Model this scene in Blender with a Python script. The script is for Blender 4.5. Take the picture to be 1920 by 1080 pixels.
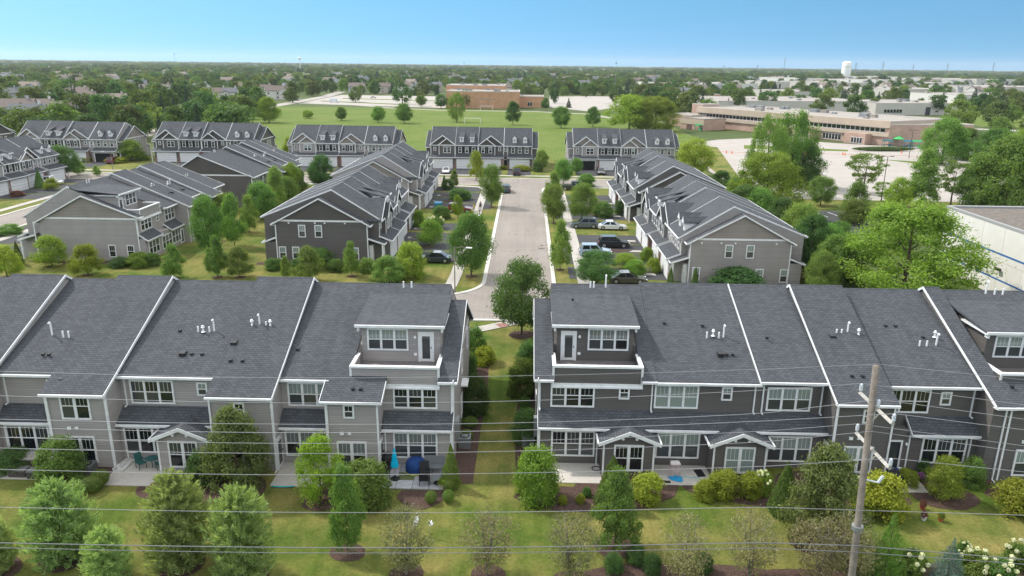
import bpy, math, random
import numpy as np
from mathutils import Matrix, Vector
for o in list(bpy.data.objects): bpy.data.objects.remove(o)
S = bpy.context.scene
COL = S.collection
rad = math.radians
# ------------------------------------------------------------------ camera
FPX, CAMH, PITCH, YAW, ROLL = 1400., 26., rad(16.7), rad(1.0), rad(0.65)
_f = np.array([-math.sin(YAW)*math.cos(PITCH), math.cos(YAW)*math.cos(PITCH), -math.sin(PITCH)])
_r0 = np.array([math.cos(YAW), math.sin(YAW), 0.]); _u0 = np.cross(_r0, _f)
_r = _r0*math.cos(ROLL)+_u0*math.sin(ROLL); _u = -_r0*math.sin(ROLL)+_u0*math.cos(ROLL)
CAMP = np.array([0., 0., CAMH])
cd = bpy.data.cameras.new('camera'); cam = bpy.data.objects.new('camera', cd); COL.objects.link(cam)
cam.matrix_world = Matrix(((_r[0], _u[0], -_f[0], 0), (_r[1], _u[1], -_f[1], 0), (_r[2], _u[2], -_f[2], CAMH), (0, 0, 0, 1)))
cd.sensor_width = 36; cd.lens = FPX/1920*36; cd.clip_end = 40000; cd.clip_start = .5
S.camera = cam
# ------------------------------------------------------------------ sky, sun, exposure
SUN_AZ, SUN_EL = rad(-62), rad(47)          # azimuth clockwise from +Y
W = bpy.data.worlds.new('World'); S.world = W; W.use_nodes = True
nt = W.node_tree; nt.nodes.clear()
sky = nt.nodes.new('ShaderNodeTexSky'); sky.sky_type = 'NISHITA'; sky.sun_disc = False
sky.sun_elevation = SUN_EL; sky.sun_rotation = (SUN_AZ) % (2*math.pi)
sky.air_density = 1.0; sky.dust_density = 0.3; sky.ozone_density = 2.0
CLOUD_FILL = 17.5
tc = nt.nodes.new('ShaderNodeTexCoord'); mp = nt.nodes.new('ShaderNodeVectorMath'); mp.operation = 'ADD'
mp.inputs[1].default_value = (0, 0, .30)      # shifts the sky lookup upward, so the horizon takes bluer colour from higher sky
nrm = nt.nodes.new('ShaderNodeVectorMath'); nrm.operation = 'NORMALIZE'
hs = nt.nodes.new('ShaderNodeHueSaturation'); hs.inputs['Saturation'].default_value = 1.22; hs.inputs['Hue'].default_value = .478
bg = nt.nodes.new('ShaderNodeBackground'); bg.inputs[1].default_value = .102
wo = nt.nodes.new('ShaderNodeOutputWorld')
L = nt.links.new
L(tc.outputs['Generated'], mp.inputs[0]); L(mp.outputs[0], nrm.inputs[0]); L(nrm.outputs[0], sky.inputs[0])
L(sky.outputs[0], hs.inputs['Color'])
def wn(t, **k):
    x = nt.nodes.new(t)
    for a_, b_ in k.items(): setattr(x, a_, b_)
    return x
# thin high cloud: a level sheet of broken white veil overhead, the same in every direction, clear low down; added unseen, as soft neutral shade implies, and brightened for fill
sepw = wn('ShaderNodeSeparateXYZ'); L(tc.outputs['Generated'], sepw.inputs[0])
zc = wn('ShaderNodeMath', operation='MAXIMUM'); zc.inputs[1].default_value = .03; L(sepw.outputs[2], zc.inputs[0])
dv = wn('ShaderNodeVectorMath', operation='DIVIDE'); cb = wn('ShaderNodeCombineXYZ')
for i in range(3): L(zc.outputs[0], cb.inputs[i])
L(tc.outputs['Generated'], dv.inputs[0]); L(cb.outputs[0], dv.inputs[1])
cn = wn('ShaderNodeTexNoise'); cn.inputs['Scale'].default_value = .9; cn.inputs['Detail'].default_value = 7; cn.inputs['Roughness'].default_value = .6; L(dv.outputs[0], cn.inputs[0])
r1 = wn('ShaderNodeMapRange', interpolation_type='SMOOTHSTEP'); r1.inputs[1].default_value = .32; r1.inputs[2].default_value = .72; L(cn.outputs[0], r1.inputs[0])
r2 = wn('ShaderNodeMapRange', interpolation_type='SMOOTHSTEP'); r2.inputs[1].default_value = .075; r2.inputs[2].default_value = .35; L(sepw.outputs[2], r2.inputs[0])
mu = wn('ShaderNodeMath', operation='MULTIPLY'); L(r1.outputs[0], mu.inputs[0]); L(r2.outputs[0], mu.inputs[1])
mc = wn('ShaderNodeMix', data_type='RGBA'); L(mu.outputs[0], mc.inputs[0]); L(hs.outputs[0], mc.inputs[6]); mc.inputs[7].default_value = (CLOUD_FILL, CLOUD_FILL*.97, CLOUD_FILL*.93, 1)
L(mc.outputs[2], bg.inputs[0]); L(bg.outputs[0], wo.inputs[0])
sl = bpy.data.lights.new('sun', 'SUN'); sl.energy = 2.4; sl.angle = rad(3.0); sl.color = (1, .95, .87)
sun = bpy.data.objects.new('sun', sl); COL.objects.link(sun)
sv = Vector((math.cos(SUN_EL)*math.sin(SUN_AZ), math.cos(SUN_EL)*math.cos(SUN_AZ), math.sin(SUN_EL)))
sun.rotation_euler = sv.to_track_quat('Z', 'Y').to_euler(); sun.location = (0, 0, 200)
vs = S.view_settings; vs.view_transform = 'Standard'; vs.look = 'None'; vs.exposure = 0.86; vs.gamma = 1; vs.use_curve_mapping = False
S.render.engine = 'CYCLES'
# ------------------------------------------------------------------ pixel helpers (1920x1080 photograph)
def ray(x, y): return _f+_r*(x-960)/FPX-_u*(y-540)/FPX
def g(x, y, z=0.):
    d = ray(x, y); return CAMP+d*((z-CAMH)/d[2])
def atY(x, y, Y):
    d = ray(x, y); return CAMP+d*(Y/d[1])
def depth(p): return float((np.array(p)-CAMP)@_f)
# ------------------------------------------------------------------ materials
MATS = {}
def mat(name, col, rough=.8, spec=.3, metal=0., var=0., vscale=3., bump=0., bscale=20., coat=0., trans=0.):
    if name in MATS: return MATS[name]
    m = bpy.data.materials.new(name); m.use_nodes = True; n = m.node_tree; b = n.nodes['Principled BSDF']
    b.inputs['Base Color'].default_value = (*col, 1); b.inputs['Roughness'].default_value = rough
    b.inputs['Specular IOR Level'].default_value = spec; b.inputs['Metallic'].default_value = metal
    b.inputs['Coat Weight'].default_value = coat
    if var or bump:
        t = n.nodes.new('ShaderNodeTexCoord')
    if var:
        z = n.nodes.new('ShaderNodeTexNoise'); z.inputs['Scale'].default_value = vscale; z.inputs['Detail'].default_value = 5
        n.links.new(t.outputs['Object'], z.inputs[0])
        r = n.nodes.new('ShaderNodeMapRange'); r.inputs[1].default_value = .3; r.inputs[2].default_value = .7
        r.inputs[3].default_value = 1-var; r.inputs[4].default_value = 1+var; n.links.new(z.outputs[0], r.inputs[0])
        x = n.nodes.new('ShaderNodeMix'); x.data_type = 'RGBA'; x.blend_type = 'MULTIPLY'; x.inputs[0].default_value = 1
        x.inputs[6].default_value = (*col, 1); n.links.new(r.outputs[0], x.inputs[7]); n.links.new(x.outputs[2], b.inputs[0])
    if bump:
        z2 = n.nodes.new('ShaderNodeTexNoise'); z2.inputs['Scale'].default_value = bscale; z2.inputs['Detail'].default_value = 4
        n.links.new(t.outputs['Object'], z2.inputs[0])
        bp = n.nodes.new('ShaderNodeBump'); bp.inputs['Strength'].default_value = bump; bp.inputs['Distance'].default_value = .05
        n.links.new(z2.outputs[0], bp.inputs['Height']); n.links.new(bp.outputs[0], b.inputs['Normal'])
    MATS[name] = m; return m
def N(m, t): return m.node_tree.nodes.new(t)
def math_n(m, op, a, b=None):
    x = N(m, 'ShaderNodeMath'); x.operation = op
    for i, q in enumerate((a, b)):
        if q is None: continue
        if isinstance(q, (int, float)): x.inputs[i].default_value = q
        else: m.node_tree.links.new(q, x.inputs[i])
    return x.outputs[0]
def mixc(m, fac, a, b, mode='MIX'):
    x = N(m, 'ShaderNodeMix'); x.data_type = 'RGBA'; x.blend_type = mode
    for i, q in ((0, fac), (6, a), (7, b)):
        if isinstance(q, (int, float)): x.inputs[i].default_value = q
        elif isinstance(q, tuple): x.inputs[i].default_value = (*q, 1)
        else: m.node_tree.links.new(q, x.inputs[i])
    return x.outputs[2]
def noise(m, vec, scale, detail=4, rough=.55):
    x = N(m, 'ShaderNodeTexNoise'); x.inputs['Scale'].default_value = scale; x.inputs['Detail'].default_value = detail
    x.inputs['Roughness'].default_value = rough; m.node_tree.links.new(vec, x.inputs[0]); return x.outputs[0]
def ramp(m, v, lo, hi, a=0., b=1.):
    x = N(m, 'ShaderNodeMapRange'); x.inputs[1].default_value = lo; x.inputs[2].default_value = hi
    x.inputs[3].default_value = a; x.inputs[4].default_value = b; m.node_tree.links.new(v, x.inputs[0]); return x.outputs[0]
def siding(name, col, pitch=.125):
    m = mat(name, col, .6, .35); t = m.node_tree; b = t.nodes['Principled BSDF']
    tc = N(m, 'ShaderNodeTexCoord'); sx = N(m, 'ShaderNodeSeparateXYZ'); t.links.new(tc.outputs['Object'], sx.inputs[0])
    fr = math_n(m, 'FRACT', math_n(m, 'DIVIDE', sx.outputs[2], pitch))
    bd = math_n(m, 'FLOOR', math_n(m, 'DIVIDE', sx.outputs[2], pitch))
    wn = N(m, 'ShaderNodeTexWhiteNoise'); wn.noise_dimensions = '1D'; t.links.new(bd, wn.inputs['W'])
    gap = math_n(m, 'LESS_THAN', fr, .12)
    n1 = noise(m, tc.outputs['Object'], .5, 5)
    c = mixc(m, 1., col, ramp(m, wn.outputs[0], 0, 1, .94, 1.06), 'MULTIPLY')
    c = mixc(m, 1., c, ramp(m, n1, .3, .7, .92, 1.08), 'MULTIPLY')
    c = mixc(m, math_n(m, 'MULTIPLY', gap, .65), c, (col[0]*.35, col[1]*.35, col[2]*.35))
    t.links.new(c, b.inputs[0])
    bp = N(m, 'ShaderNodeBump'); bp.inputs['Strength'].default_value = .8; bp.inputs['Distance'].default_value = .02; bp.invert = True
    t.links.new(fr, bp.inputs['Height']); t.links.new(bp.outputs[0], b.inputs['Normal'])
    return m
def shingle(name, col):
    m = mat(name, col, .9, .2); t = m.node_tree; b = t.nodes['Principled BSDF']
    tc = N(m, 'ShaderNodeTexCoord'); sn = N(m, 'ShaderNodeSeparateXYZ'); t.links.new(tc.outputs['Normal'], sn.inputs[0])
    sp = N(m, 'ShaderNodeSeparateXYZ'); t.links.new(tc.outputs['Object'], sp.inputs[0])
    sw = math_n(m, 'GREATER_THAN', math_n(m, 'ABSOLUTE', sn.outputs[0]), math_n(m, 'ABSOLUTE', sn.outputs[1]))
    A = N(m, 'ShaderNodeCombineXYZ'); t.links.new(sp.outputs[0], A.inputs[0]); t.links.new(sp.outputs[1], A.inputs[1])
    B = N(m, 'ShaderNodeCombineXYZ'); t.links.new(sp.outputs[1], B.inputs[0]); t.links.new(sp.outputs[0], B.inputs[1])
    mv = N(m, 'ShaderNodeMix'); mv.data_type = 'VECTOR'; t.links.new(sw, mv.inputs[0]); t.links.new(A.outputs[0], mv.inputs[4]); t.links.new(B.outputs[0], mv.inputs[5])
    br = N(m, 'ShaderNodeTexBrick'); t.links.new(mv.outputs[1], br.inputs[0])
    br.inputs['Scale'].default_value = 1; br.inputs['Brick Width'].default_value = .34; br.inputs['Row Height'].default_value = .17
    br.inputs['Mortar Size'].default_value = .012; br.inputs['Mortar Smooth'].default_value = .3; br.inputs['Bias'].default_value = 0
    br.inputs['Color1'].default_value = (col[0]*.84, col[1]*.84, col[2]*.85, 1); br.inputs['Color2'].default_value = (col[0]*1.16, col[1]*1.16, col[2]*1.16, 1)
    br.inputs['Mortar'].default_value = (col[0]*.35, col[1]*.35, col[2]*.35, 1)
    n1 = noise(m, tc.outputs['Object'], .35, 6); n2 = noise(m, tc.outputs['Object'], 14, 3)
    mpn = N(m, 'ShaderNodeMapping'); mpn.inputs['Scale'].default_value = (2.2, .12, .12); t.links.new(tc.outputs['Object'], mpn.inputs[0])
    n3 = noise(m, mpn.outputs[0], 1., 4)
    c = mixc(m, 1., br.outputs['Color'], ramp(m, n1, .3, .7, .96, 1.04), 'MULTIPLY')
    c = mixc(m, 1., c, ramp(m, n2, .3, .7, .92, 1.08), 'MULTIPLY')
    c = mixc(m, 1., c, ramp(m, n3, .35, .7, .93, 1.06), 'MULTIPLY')
    t.links.new(c, b.inputs[0])
    bp = N(m, 'ShaderNodeBump'); bp.inputs['Strength'].default_value = .6; bp.inputs['Distance'].default_value = .02
    t.links.new(br.outputs['Fac'], bp.inputs['Height']); bp.invert = True; t.links.new(bp.outputs[0], b.inputs['Normal'])
    return m
def brickm(name, col, mort=(.35, .32, .3), w=.2, h=.075):
    m = mat(name, col, .85, .2); t = m.node_tree; b = t.nodes['Principled BSDF']
    tc = N(m, 'ShaderNodeTexCoord'); sp = N(m, 'ShaderNodeSeparateXYZ'); t.links.new(tc.outputs['Object'], sp.inputs[0])
    A = N(m, 'ShaderNodeCombineXYZ'); t.links.new(math_n(m, 'ADD', sp.outputs[0], sp.outputs[1]), A.inputs[0]); t.links.new(sp.outputs[2], A.inputs[1])
    br = N(m, 'ShaderNodeTexBrick'); t.links.new(A.outputs[0], br.inputs[0]); br.inputs['Scale'].default_value = 1
    br.inputs['Brick Width'].default_value = w; br.inputs['Row Height'].default_value = h; br.inputs['Mortar Size'].default_value = h*.12
    br.inputs['Color1'].default_value = (*[c*.8 for c in col], 1); br.inputs['Color2'].default_value = (*[c*1.2 for c in col], 1); br.inputs['Mortar'].default_value = (*mort, 1)
    n1 = noise(m, tc.outputs['Object'], .3, 5)
    t.links.new(mixc(m, 1., br.outputs['Color'], ramp(m, n1, .3, .7, .88, 1.12), 'MULTIPLY'), b.inputs[0]); return m
def grassm(name, ca, cb, cdry, dry=.5, big=.05):
    m = mat(name, ca, .9, .1); t = m.node_tree; b = t.nodes['Principled BSDF']
    tc = N(m, 'ShaderNodeTexCoord'); P = tc.outputs['Object']
    n1 = noise(m, P, big*3, 7, .62); n2 = noise(m, P, .45, 6, .65); n3 = noise(m, P, 5., 5, .7); n4 = noise(m, P, 28., 3, .6)
    c = mixc(m, ramp(m, n2, .35, .65), ca, cb)
    dd = math_n(m, 'MULTIPLY', ramp(m, n1, .38, .58), ramp(m, n2, .3, .65, .25, 1.))
    c = mixc(m, math_n(m, 'MULTIPLY', dd, dry), c, cdry)
    wv = N(m, 'ShaderNodeTexWave'); wv.wave_type = 'BANDS'; wv.bands_direction = 'X'; wv.inputs['Scale'].default_value = .32; wv.inputs['Distortion'].default_value = .6
    t.links.new(P, wv.inputs[0])
    c = mixc(m, 1., c, ramp(m, wv.outputs['Fac'], .35, .65, .96, 1.04), 'MULTIPLY')
    c = mixc(m, 1., c, ramp(m, n3, .3, .7, .72, 1.28), 'MULTIPLY'); c = mixc(m, 1., c, ramp(m, n4, .3, .7, .7, 1.3), 'MULTIPLY')
    t.links.new(c, b.inputs[0])
    bp = N(m, 'ShaderNodeBump'); bp.inputs['Strength'].default_value = .9; bp.inputs['Distance'].default_value = .06
    t.links.new(n4, bp.inputs['Height']); t.links.new(bp.outputs[0], b.inputs['Normal']); return m
def paved(name, col, joint=0., jw=.03, var=.1, crack=0.):
    m = mat(name, col, .9, .25); t = m.node_tree; b = t.nodes['Principled BSDF']
    tc = N(m, 'ShaderNodeTexCoord'); P = tc.outputs['Object']
    c = mixc(m, 1., col, ramp(m, noise(m, P, .18, 6), .3, .7, 1-var, 1+var), 'MULTIPLY')
    c = mixc(m, 1., c, ramp(m, noise(m, P, 3., 5), .3, .7, 1-var*.6, 1+var*.6), 'MULTIPLY')
    c = mixc(m, 1., c, ramp(m, noise(m, P, 30., 3), .3, .7, .9, 1.1), 'MULTIPLY')
    if crack:
        vo = N(m, 'ShaderNodeTexVoronoi'); vo.feature = 'DISTANCE_TO_EDGE'; vo.inputs['Scale'].default_value = .16
        wob = N(m, 'ShaderNodeTexNoise'); wob.inputs['Scale'].default_value = .6; wob.inputs['Detail'].default_value = 5; t.links.new(P, wob.inputs[0])
        av = N(m, 'ShaderNodeVectorMath'); av.operation = 'MULTIPLY_ADD'; t.links.new(wob.outputs['Color'], av.inputs[0]); av.inputs[1].default_value = (4, 4, 0); t.links.new(P, av.inputs[2])
        t.links.new(av.outputs[0], vo.inputs[0])
        k = math_n(m, 'MULTIPLY', math_n(m, 'LESS_THAN', vo.outputs['Distance'], .006), ramp(m, noise(m, P, .09, 2), .48, .56, 0, crack))
        c = mixc(m, k, c, (col[0]*.3, col[1]*.3, col[2]*.3))
        mp2 = N(m, 'ShaderNodeMapping'); mp2.inputs['Scale'].default_value = (.55, .03, 1); t.links.new(P, mp2.inputs[0])
        c = mixc(m, 1., c, ramp(m, noise(m, mp2.outputs[0], 1., 4), .35, .65, .92, 1.06), 'MULTIPLY')
    if joint:
        sp = N(m, 'ShaderNodeSeparateXYZ'); t.links.new(P, sp.inputs[0])
        for ax in (0, 1):
            fr = math_n(m, 'FRACT', math_n(m, 'DIVIDE', sp.outputs[ax], joint))
            c = mixc(m, math_n(m, 'MULTIPLY', math_n(m, 'LESS_THAN', fr, jw/joint), .5), c, (col[0]*.4, col[1]*.4, col[2]*.4))
    t.links.new(c, b.inputs[0]); return m
def leafm(name, ca, cb, trans=.35, hue=.03):
    if name in MATS: return MATS[name]
    if 'petal' not in name: ca = tuple(c*1.65 for c in ca); cb = tuple(c*1.65 for c in cb); trans += .15
    m = mat(name, ca, .65, .25); t = m.node_tree; b = t.nodes['Principled BSDF']
    at = N(m, 'ShaderNodeAttribute'); at.attribute_name = 'tint'
    oi = N(m, 'ShaderNodeObjectInfo')
    c = mixc(m, at.outputs['Fac'], ca, cb)
    h = N(m, 'ShaderNodeHueSaturation'); t.links.new(c, h.inputs['Color'])
    t.links.new(ramp(m, oi.outputs['Random'], 0, 1, .5-hue, .5+hue*.7), h.inputs['Hue'])
    rr = math_n(m, 'FRACT', math_n(m, 'MULTIPLY', oi.outputs['Random'], 7.31))
    t.links.new(ramp(m, rr, 0, 1, .78, 1.22), h.inputs['Value'])
    t.links.new(h.outputs[0], b.inputs[0])
    tr = N(m, 'ShaderNodeBsdfTranslucent'); t.links.new(mixc(m, 1., h.outputs[0], (1.25, 1.3, .6), 'MULTIPLY'), tr.inputs[0])
    mx = N(m, 'ShaderNodeMixShader'); mx.inputs[0].default_value = trans
    t.links.new(b.outputs[0], mx.inputs[1]); t.links.new(tr.outputs[0], mx.inputs[2])
    t.links.new(mx.outputs[0], t.nodes['Material Output'].inputs[0]); return m
def glassm(name, col, blind=0., rough=.06):
    m = mat(name, col, rough, .5, coat=1.); t = m.node_tree; b = t.nodes['Principled BSDF']; b.inputs['Coat Roughness'].default_value = .03; b.inputs['Coat Weight'].default_value = .45
    if blind:
        tc = N(m, 'ShaderNodeTexCoord'); sp = N(m, 'ShaderNodeSeparateXYZ'); t.links.new(tc.outputs['Object'], sp.inputs[0])
        ax = 0 if blind > 0 else 2
        w = math_n(m, 'SINE', math_n(m, 'MULTIPLY', sp.outputs[ax], 2*math.pi/abs(blind)))
        t.links.new(mixc(m, 1., col, ramp(m, w, -1, 1, .9, 1.06), 'MULTIPLY'), b.inputs[0])
    return m
TRIM = mat('white_trim', (.70, .705, .71), .5, .4, var=.1, vscale=2.5)
SH = shingle('charcoal_shingle', (.078, .084, .093))
SIDE_L = siding('taupe_siding', (.325, .302, .29)); SIDE_D = siding('charcoal_siding', (.107, .099, .093)); SIDE_G = siding('grey_siding', (.28, .262, .25))
SHAKE_L = siding('taupe_shake', (.26, .23, .205), .2); SHAKE_D = siding('charcoal_shake', (.085, .078, .07), .2)
BRICK = brickm('red_brick', (.19, .085, .06)); CONC = paved('concrete', (.40, .375, .34), 1.5, .03); PATIO = paved('patio_concrete', (.44, .41, .37), 0, .03)
ROADM = paved('road_concrete', (.25, .222, .197), 4.3, .04, .09, .9); ASPH = paved('asphalt_drive', (.055, .056, .06), 0, .02, .15)
LOT = paved('parking_concrete', (.36, .33, .30), 4.6, .05, .08)
GRASS = grassm('lawn_grass', (.06, .106, .015), (.098, .14, .021), (.235, .20, .065), 1.)
FIELD = grassm('field_grass', (.08, .132, .02), (.108, .158, .027), (.175, .195, .055), .6, .012)
FARG = grassm('far_grass', (.055, .085, .025), (.075, .105, .035), (.14, .15, .07), .5, .004)
MULCH = mat('mulch', (.085, .055, .045), .95, .1, var=.4, vscale=9., bump=.8, bscale=22)
G_DARK = glassm('window_glass', (.012, .014, .017)); G_GREEN = glassm('window_glass_with_curtain', (.22, .265, .25), .13); G_BLIND = glassm('window_glass_with_blind', (.15, .17, .17), -.06)
G_MID = glassm('window_glass_dim_room', (.05, .056, .058))
DARKM = mat('black_metal', (.02, .02, .022), .5, .4); GREYM = mat('grey_metal', (.26, .27, .28), .45, .5, .4); PVC = mat('white_pvc', (.8, .8, .8), .4, .4)
BLACK = mat('black_shutter', (.015, .015, .017), .6, .3)
# ------------------------------------------------------------------ mesh builder
class MB:
    def __init__(s): s.v = []; s.f = []; s.m = []
    def add(s, v, f, mi=0):
        k = len(s.v); s.v += [tuple(p) for p in v]; s.f += [tuple(i+k for i in q) for q in f]; s.m += [mi]*len(f); return s
    def box(s, x0, x1, y0, y1, z0, z1, mi=0):
        return s.add([(x0, y0, z0), (x1, y0, z0), (x1, y1, z0), (x0, y1, z0), (x0, y0, z1), (x1, y0, z1), (x1, y1, z1), (x0, y1, z1)],
                     [(0, 3, 2, 1), (4, 5, 6, 7), (0, 1, 5, 4), (1, 2, 6, 5), (2, 3, 7, 6), (3, 0, 4, 7)], mi)
    def prism(s, prof, lo, hi, ax='x', mi=0):
        # prof: (a,b) pairs = (y,z) for ax x, (x,z) for ax y, (x,y) for ax z
        n = len(prof)
        ar = sum(prof[i][0]*prof[(i+1) % n][1]-prof[(i+1) % n][0]*prof[i][1] for i in range(n))
        if ar < 0: prof = prof[::-1]
        def P(a, b, t): return {'x': (t, a, b), 'y': (a, t, b), 'z': (a, b, t)}[ax]
        v = [P(a, b, lo) for a, b in prof]+[P(a, b, hi) for a, b in prof]
        f = [tuple(range(n))[::-1], tuple(range(n, 2*n))]+[(i, (i+1) % n, (i+1) % n+n, i+n) for i in range(n)]
        if ax == 'y': f = [q[::-1] for q in f]
        return s.add(v, f, mi)
    def tube(s, pts, rs, n=8, mi=0, cap=True):
        pts = [Vector(p) for p in pts]; k = len(s.v); rs = rs if hasattr(rs, '__len__') else [rs]*len(pts)
        up = None
        for i, p in enumerate(pts):
            d = (pts[min(i+1, len(pts)-1)]-pts[max(i-1, 0)]).normalized()
            if up is None: up = Vector((1, 0, 0)) if abs(d.x) < .8 else Vector((0, 1, 0))
            a = d.cross(up).normalized(); b = a.cross(d).normalized(); up = b
            for j in range(n):
                t = 2*math.pi*j/n; s.v.append(tuple(p+(a*math.cos(t)+b*math.sin(t))*rs[i]))
        for i in range(len(pts)-1):
            for j in range(n):
                a0 = k+i*n+j; a1 = k+i*n+(j+1) % n; s.f.append((a0, a0+n, a1+n, a1)); s.m.append(mi)
        if cap:
            s.f.append(tuple(k+j for j in range(n))); s.m.append(mi)
            s.f.append(tuple(k+(len(pts)-1)*n+j for j in range(n))[::-1]); s.m.append(mi)
        return s
    def lathe(s, prof, n=16, c=(0, 0), mi=0):
        k = len(s.v)
        for r, z in prof:
            for j in range(n): t = 2*math.pi*j/n; s.v.append((c[0]+r*math.cos(t), c[1]+r*math.sin(t), z))
        for i in range(len(prof)-1):
            for j in range(n):
                a = k+i*n+j; b = k+i*n+(j+1) % n; s.f.append((a, b, b+n, a+n)); s.m.append(mi)
        return s
    def mesh(s, name, *mats, smooth=False):
        me = bpy.data.meshes.new(name); me.from_pydata(s.v, [], s.f)
        for q in mats: me.materials.append(q)
        if len(mats) > 1: me.polygons.foreach_set('material_index', s.m)
        if smooth: me.polygons.foreach_set('use_smooth', [True]*len(me.polygons))
        me.update(); return me
    def obj(s, name, mats, parent=None, loc=(0, 0, 0), rz=0., smooth=False):
        mats = mats if isinstance(mats, (list, tuple)) else [mats]
        return put(name, s.mesh(name, *mats, smooth=smooth), parent, loc, rz)
def put(name, me, parent=None, loc=(0, 0, 0), rz=0., scale=None):
    o = bpy.data.objects.new(name, me); COL.objects.link(o); o.location = loc
    if rz: o.rotation_euler = (0, 0, rz)
    if scale is not None: o.scale = scale
    if parent: o.parent = parent
    return o
def tag(o, label, cat=None, group=None, kind=None):
    if label: o['label'] = label
    if cat: o['category'] = cat
    if group: o['group'] = group
    if kind: o['kind'] = kind
    return o
def thing(name, label, cat, loc=(0, 0, 0), rz=0., group=None):
    return tag(put(name, None, None, loc, rz), label, cat, group)
def struct(name, me_or_mb, mats=None, loc=(0, 0, 0)):
    o = me_or_mb.obj(name, mats, None, loc); o['kind'] = 'structure'; return o
def sheet(name, pts, z, m, thick=None):
    b = MB()
    if thick: b.prism([tuple(p[:2]) for p in pts], z-thick, z, 'z')
    else:
        pts = [tuple(p[:2]) for p in pts]; n = len(pts)
        ar = sum(pts[i][0]*pts[(i+1) % n][1]-pts[(i+1) % n][0]*pts[i][1] for i in range(n))
        if ar < 0: pts = pts[::-1]
        b.add([(x, y, z) for x, y in pts], [tuple(range(n))])
    return struct(name, b, m)
def rect(name, x0, x1, y0, y1, z, m, thick=None): return sheet(name, [(x0, y0), (x1, y0), (x1, y1), (x0, y1)], z, m, thick)
_blobn = [0]
def blob(name, cx, cy, rx, ry, z, m, seed=0, n=26, wob=.12):
    _blobn[0] += 1; z += (_blobn[0] % 23)*.0016
    r = random.Random(seed*7+3); ph = [r.uniform(0, 6.3) for _ in range(3)]
    pts = []
    for i in range(n):
        t = 2*math.pi*i/n; k = 1+wob*(math.sin(2*t+ph[0])+.6*math.sin(3*t+ph[1])+.4*math.sin(5*t+ph[2]))
        pts.append((cx+rx*k*math.cos(t), cy+ry*k*math.sin(t)))
    return sheet(name, pts, z, m)
# ------------------------------------------------------------------ ground, lawns, streets
rect('ground', -14000, 14000, -300, 16000, -.06, FARG)
rect('lawn', -230, 46, 2, 214, 0, GRASS)
sheet('playing_field', [(-92, 214), (64, 214), (64, 400), (40, 430), (-50, 455), (-168, 460), (-150, 400), (-125, 320)], .0, FIELD)
def arc(cx, cy, r, a0, a1, n=8): return [(cx+r*math.cos(rad(a0+(a1-a0)*i/n)), cy+r*math.sin(rad(a0+(a1-a0)*i/n))) for i in range(n+1)]
RL, RR, NY0, NY1, FY0, FY1 = -5.0, 3.6, 74.6, 83., 166.5, 177.
main = arc(RL-6, NY1+6, 6, -90, 0)+arc(RL-6, FY0-6, 6, 0, 90)+arc(RR+6, FY0-6, 6, 90, 180)+arc(RR+6, NY1+6, 6, 180, 270)
sheet('street', main, .03, ROADM); rect('street', -62, 60, NY0, NY1, .03, ROADM); rect('street', -190, 52, FY0, FY1, .03, ROADM)
rect('street', -90.2, -81.6, 96, FY0, .03, ROADM)
def strip(name, path, off0, off1, z, m, thick=.14):
    """ribbon along a polyline, between two sideways offsets, with real thickness"""
    P = [Vector((p[0], p[1])) for p in path]; b = MB(); n = len(P); A = []; B = []
    for i in range(n):
        d = (P[min(i+1, n-1)]-P[max(i-1, 0)]).normalized(); q = Vector((-d.y, d.x)); A.append(P[i]+q*off0); B.append(P[i]+q*off1)
    for i in range(n-1):
        v = [(A[i].x, A[i].y), (A[i+1].x, A[i+1].y), (B[i+1].x, B[i+1].y), (B[i].x, B[i].y)]
        vv = [(*p, z-thick) for p in v]+[(*p, z) for p in v]
        f = [(4, 5, 6, 7), (0, 1, 5, 4), (2, 3, 7, 6)]+([(3, 0, 4, 7)] if i == 0 else [])+([(1, 2, 6, 5)] if i == n-2 else [])
        b.add(vv, f if off1 < off0 else [q[::-1] for q in f])
    return struct(name, b, m)
CURB = paved('kerb_concrete', (.52, .50, .46), 3., .04)
lp = [(-62, NY1), (RL-6, NY1)]+arc(RL-6, NY1+6, 6, -90, 0)[1:]+arc(RL-6, FY0-6, 6, 0, 90)+[(-81.6+6, FY0)]
strip('kerb', lp, .28, -.22, .10, CURB)
rp = [(60, NY1), (RR+6, NY1)]+arc(RR+6, NY1+6, 6, 270, 180)[1:]+arc(RR+6, FY0-6, 6, 180, 90)+[(52, FY0)]
strip('kerb', rp, .22, -.28, .10, CURB)
strip('kerb', [(-62, NY0), (-3.5, NY0), (60, NY0)], .22, -.28, .10, CURB)
strip('kerb', [(-190, FY1), (52, FY1)], -.22, .28, .10, CURB)
strip('kerb', [(-81.6, 96), (-81.6, FY0-4)], -.28, .22, .10, CURB); strip('kerb', [(-90.2, 96), (-90.2, FY0-4)], -.22, .28, .10, CURB)
strip('pavement', [(-9.6, 83.6), (-9.0, 87), (-8.8, 92), (-8.8, 160), (-10, 163.2), (-14, 164.4), (-74, 164.4)], -.75, .75, .062, CONC, .05)
strip('pavement', [(7.4, 85), (7.4, 160), (9, 163.5), (14, 164.4), (50, 164.4)], -.75, .75, .062, CONC, .05)
strip('pavement', [(-186, 181.2), (48, 181.2)], -.75, .75, .062, CONC, .05)
strip('pavement', [(-78.4, 96), (-78.4, 162)], -.7, .7, .062, CONC, .05); strip('pavement', [(-93.4, 96), (-93.4, 162)], -.7, .7, .062, CONC, .05)
strip('pavement', [(-40, 70.8), (-6.5, 70.9), (-4.4, 71.8), (-2.6, 73.0), (-.6, 74.2)], -.75, .75, .062, CONC, .05)
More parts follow.
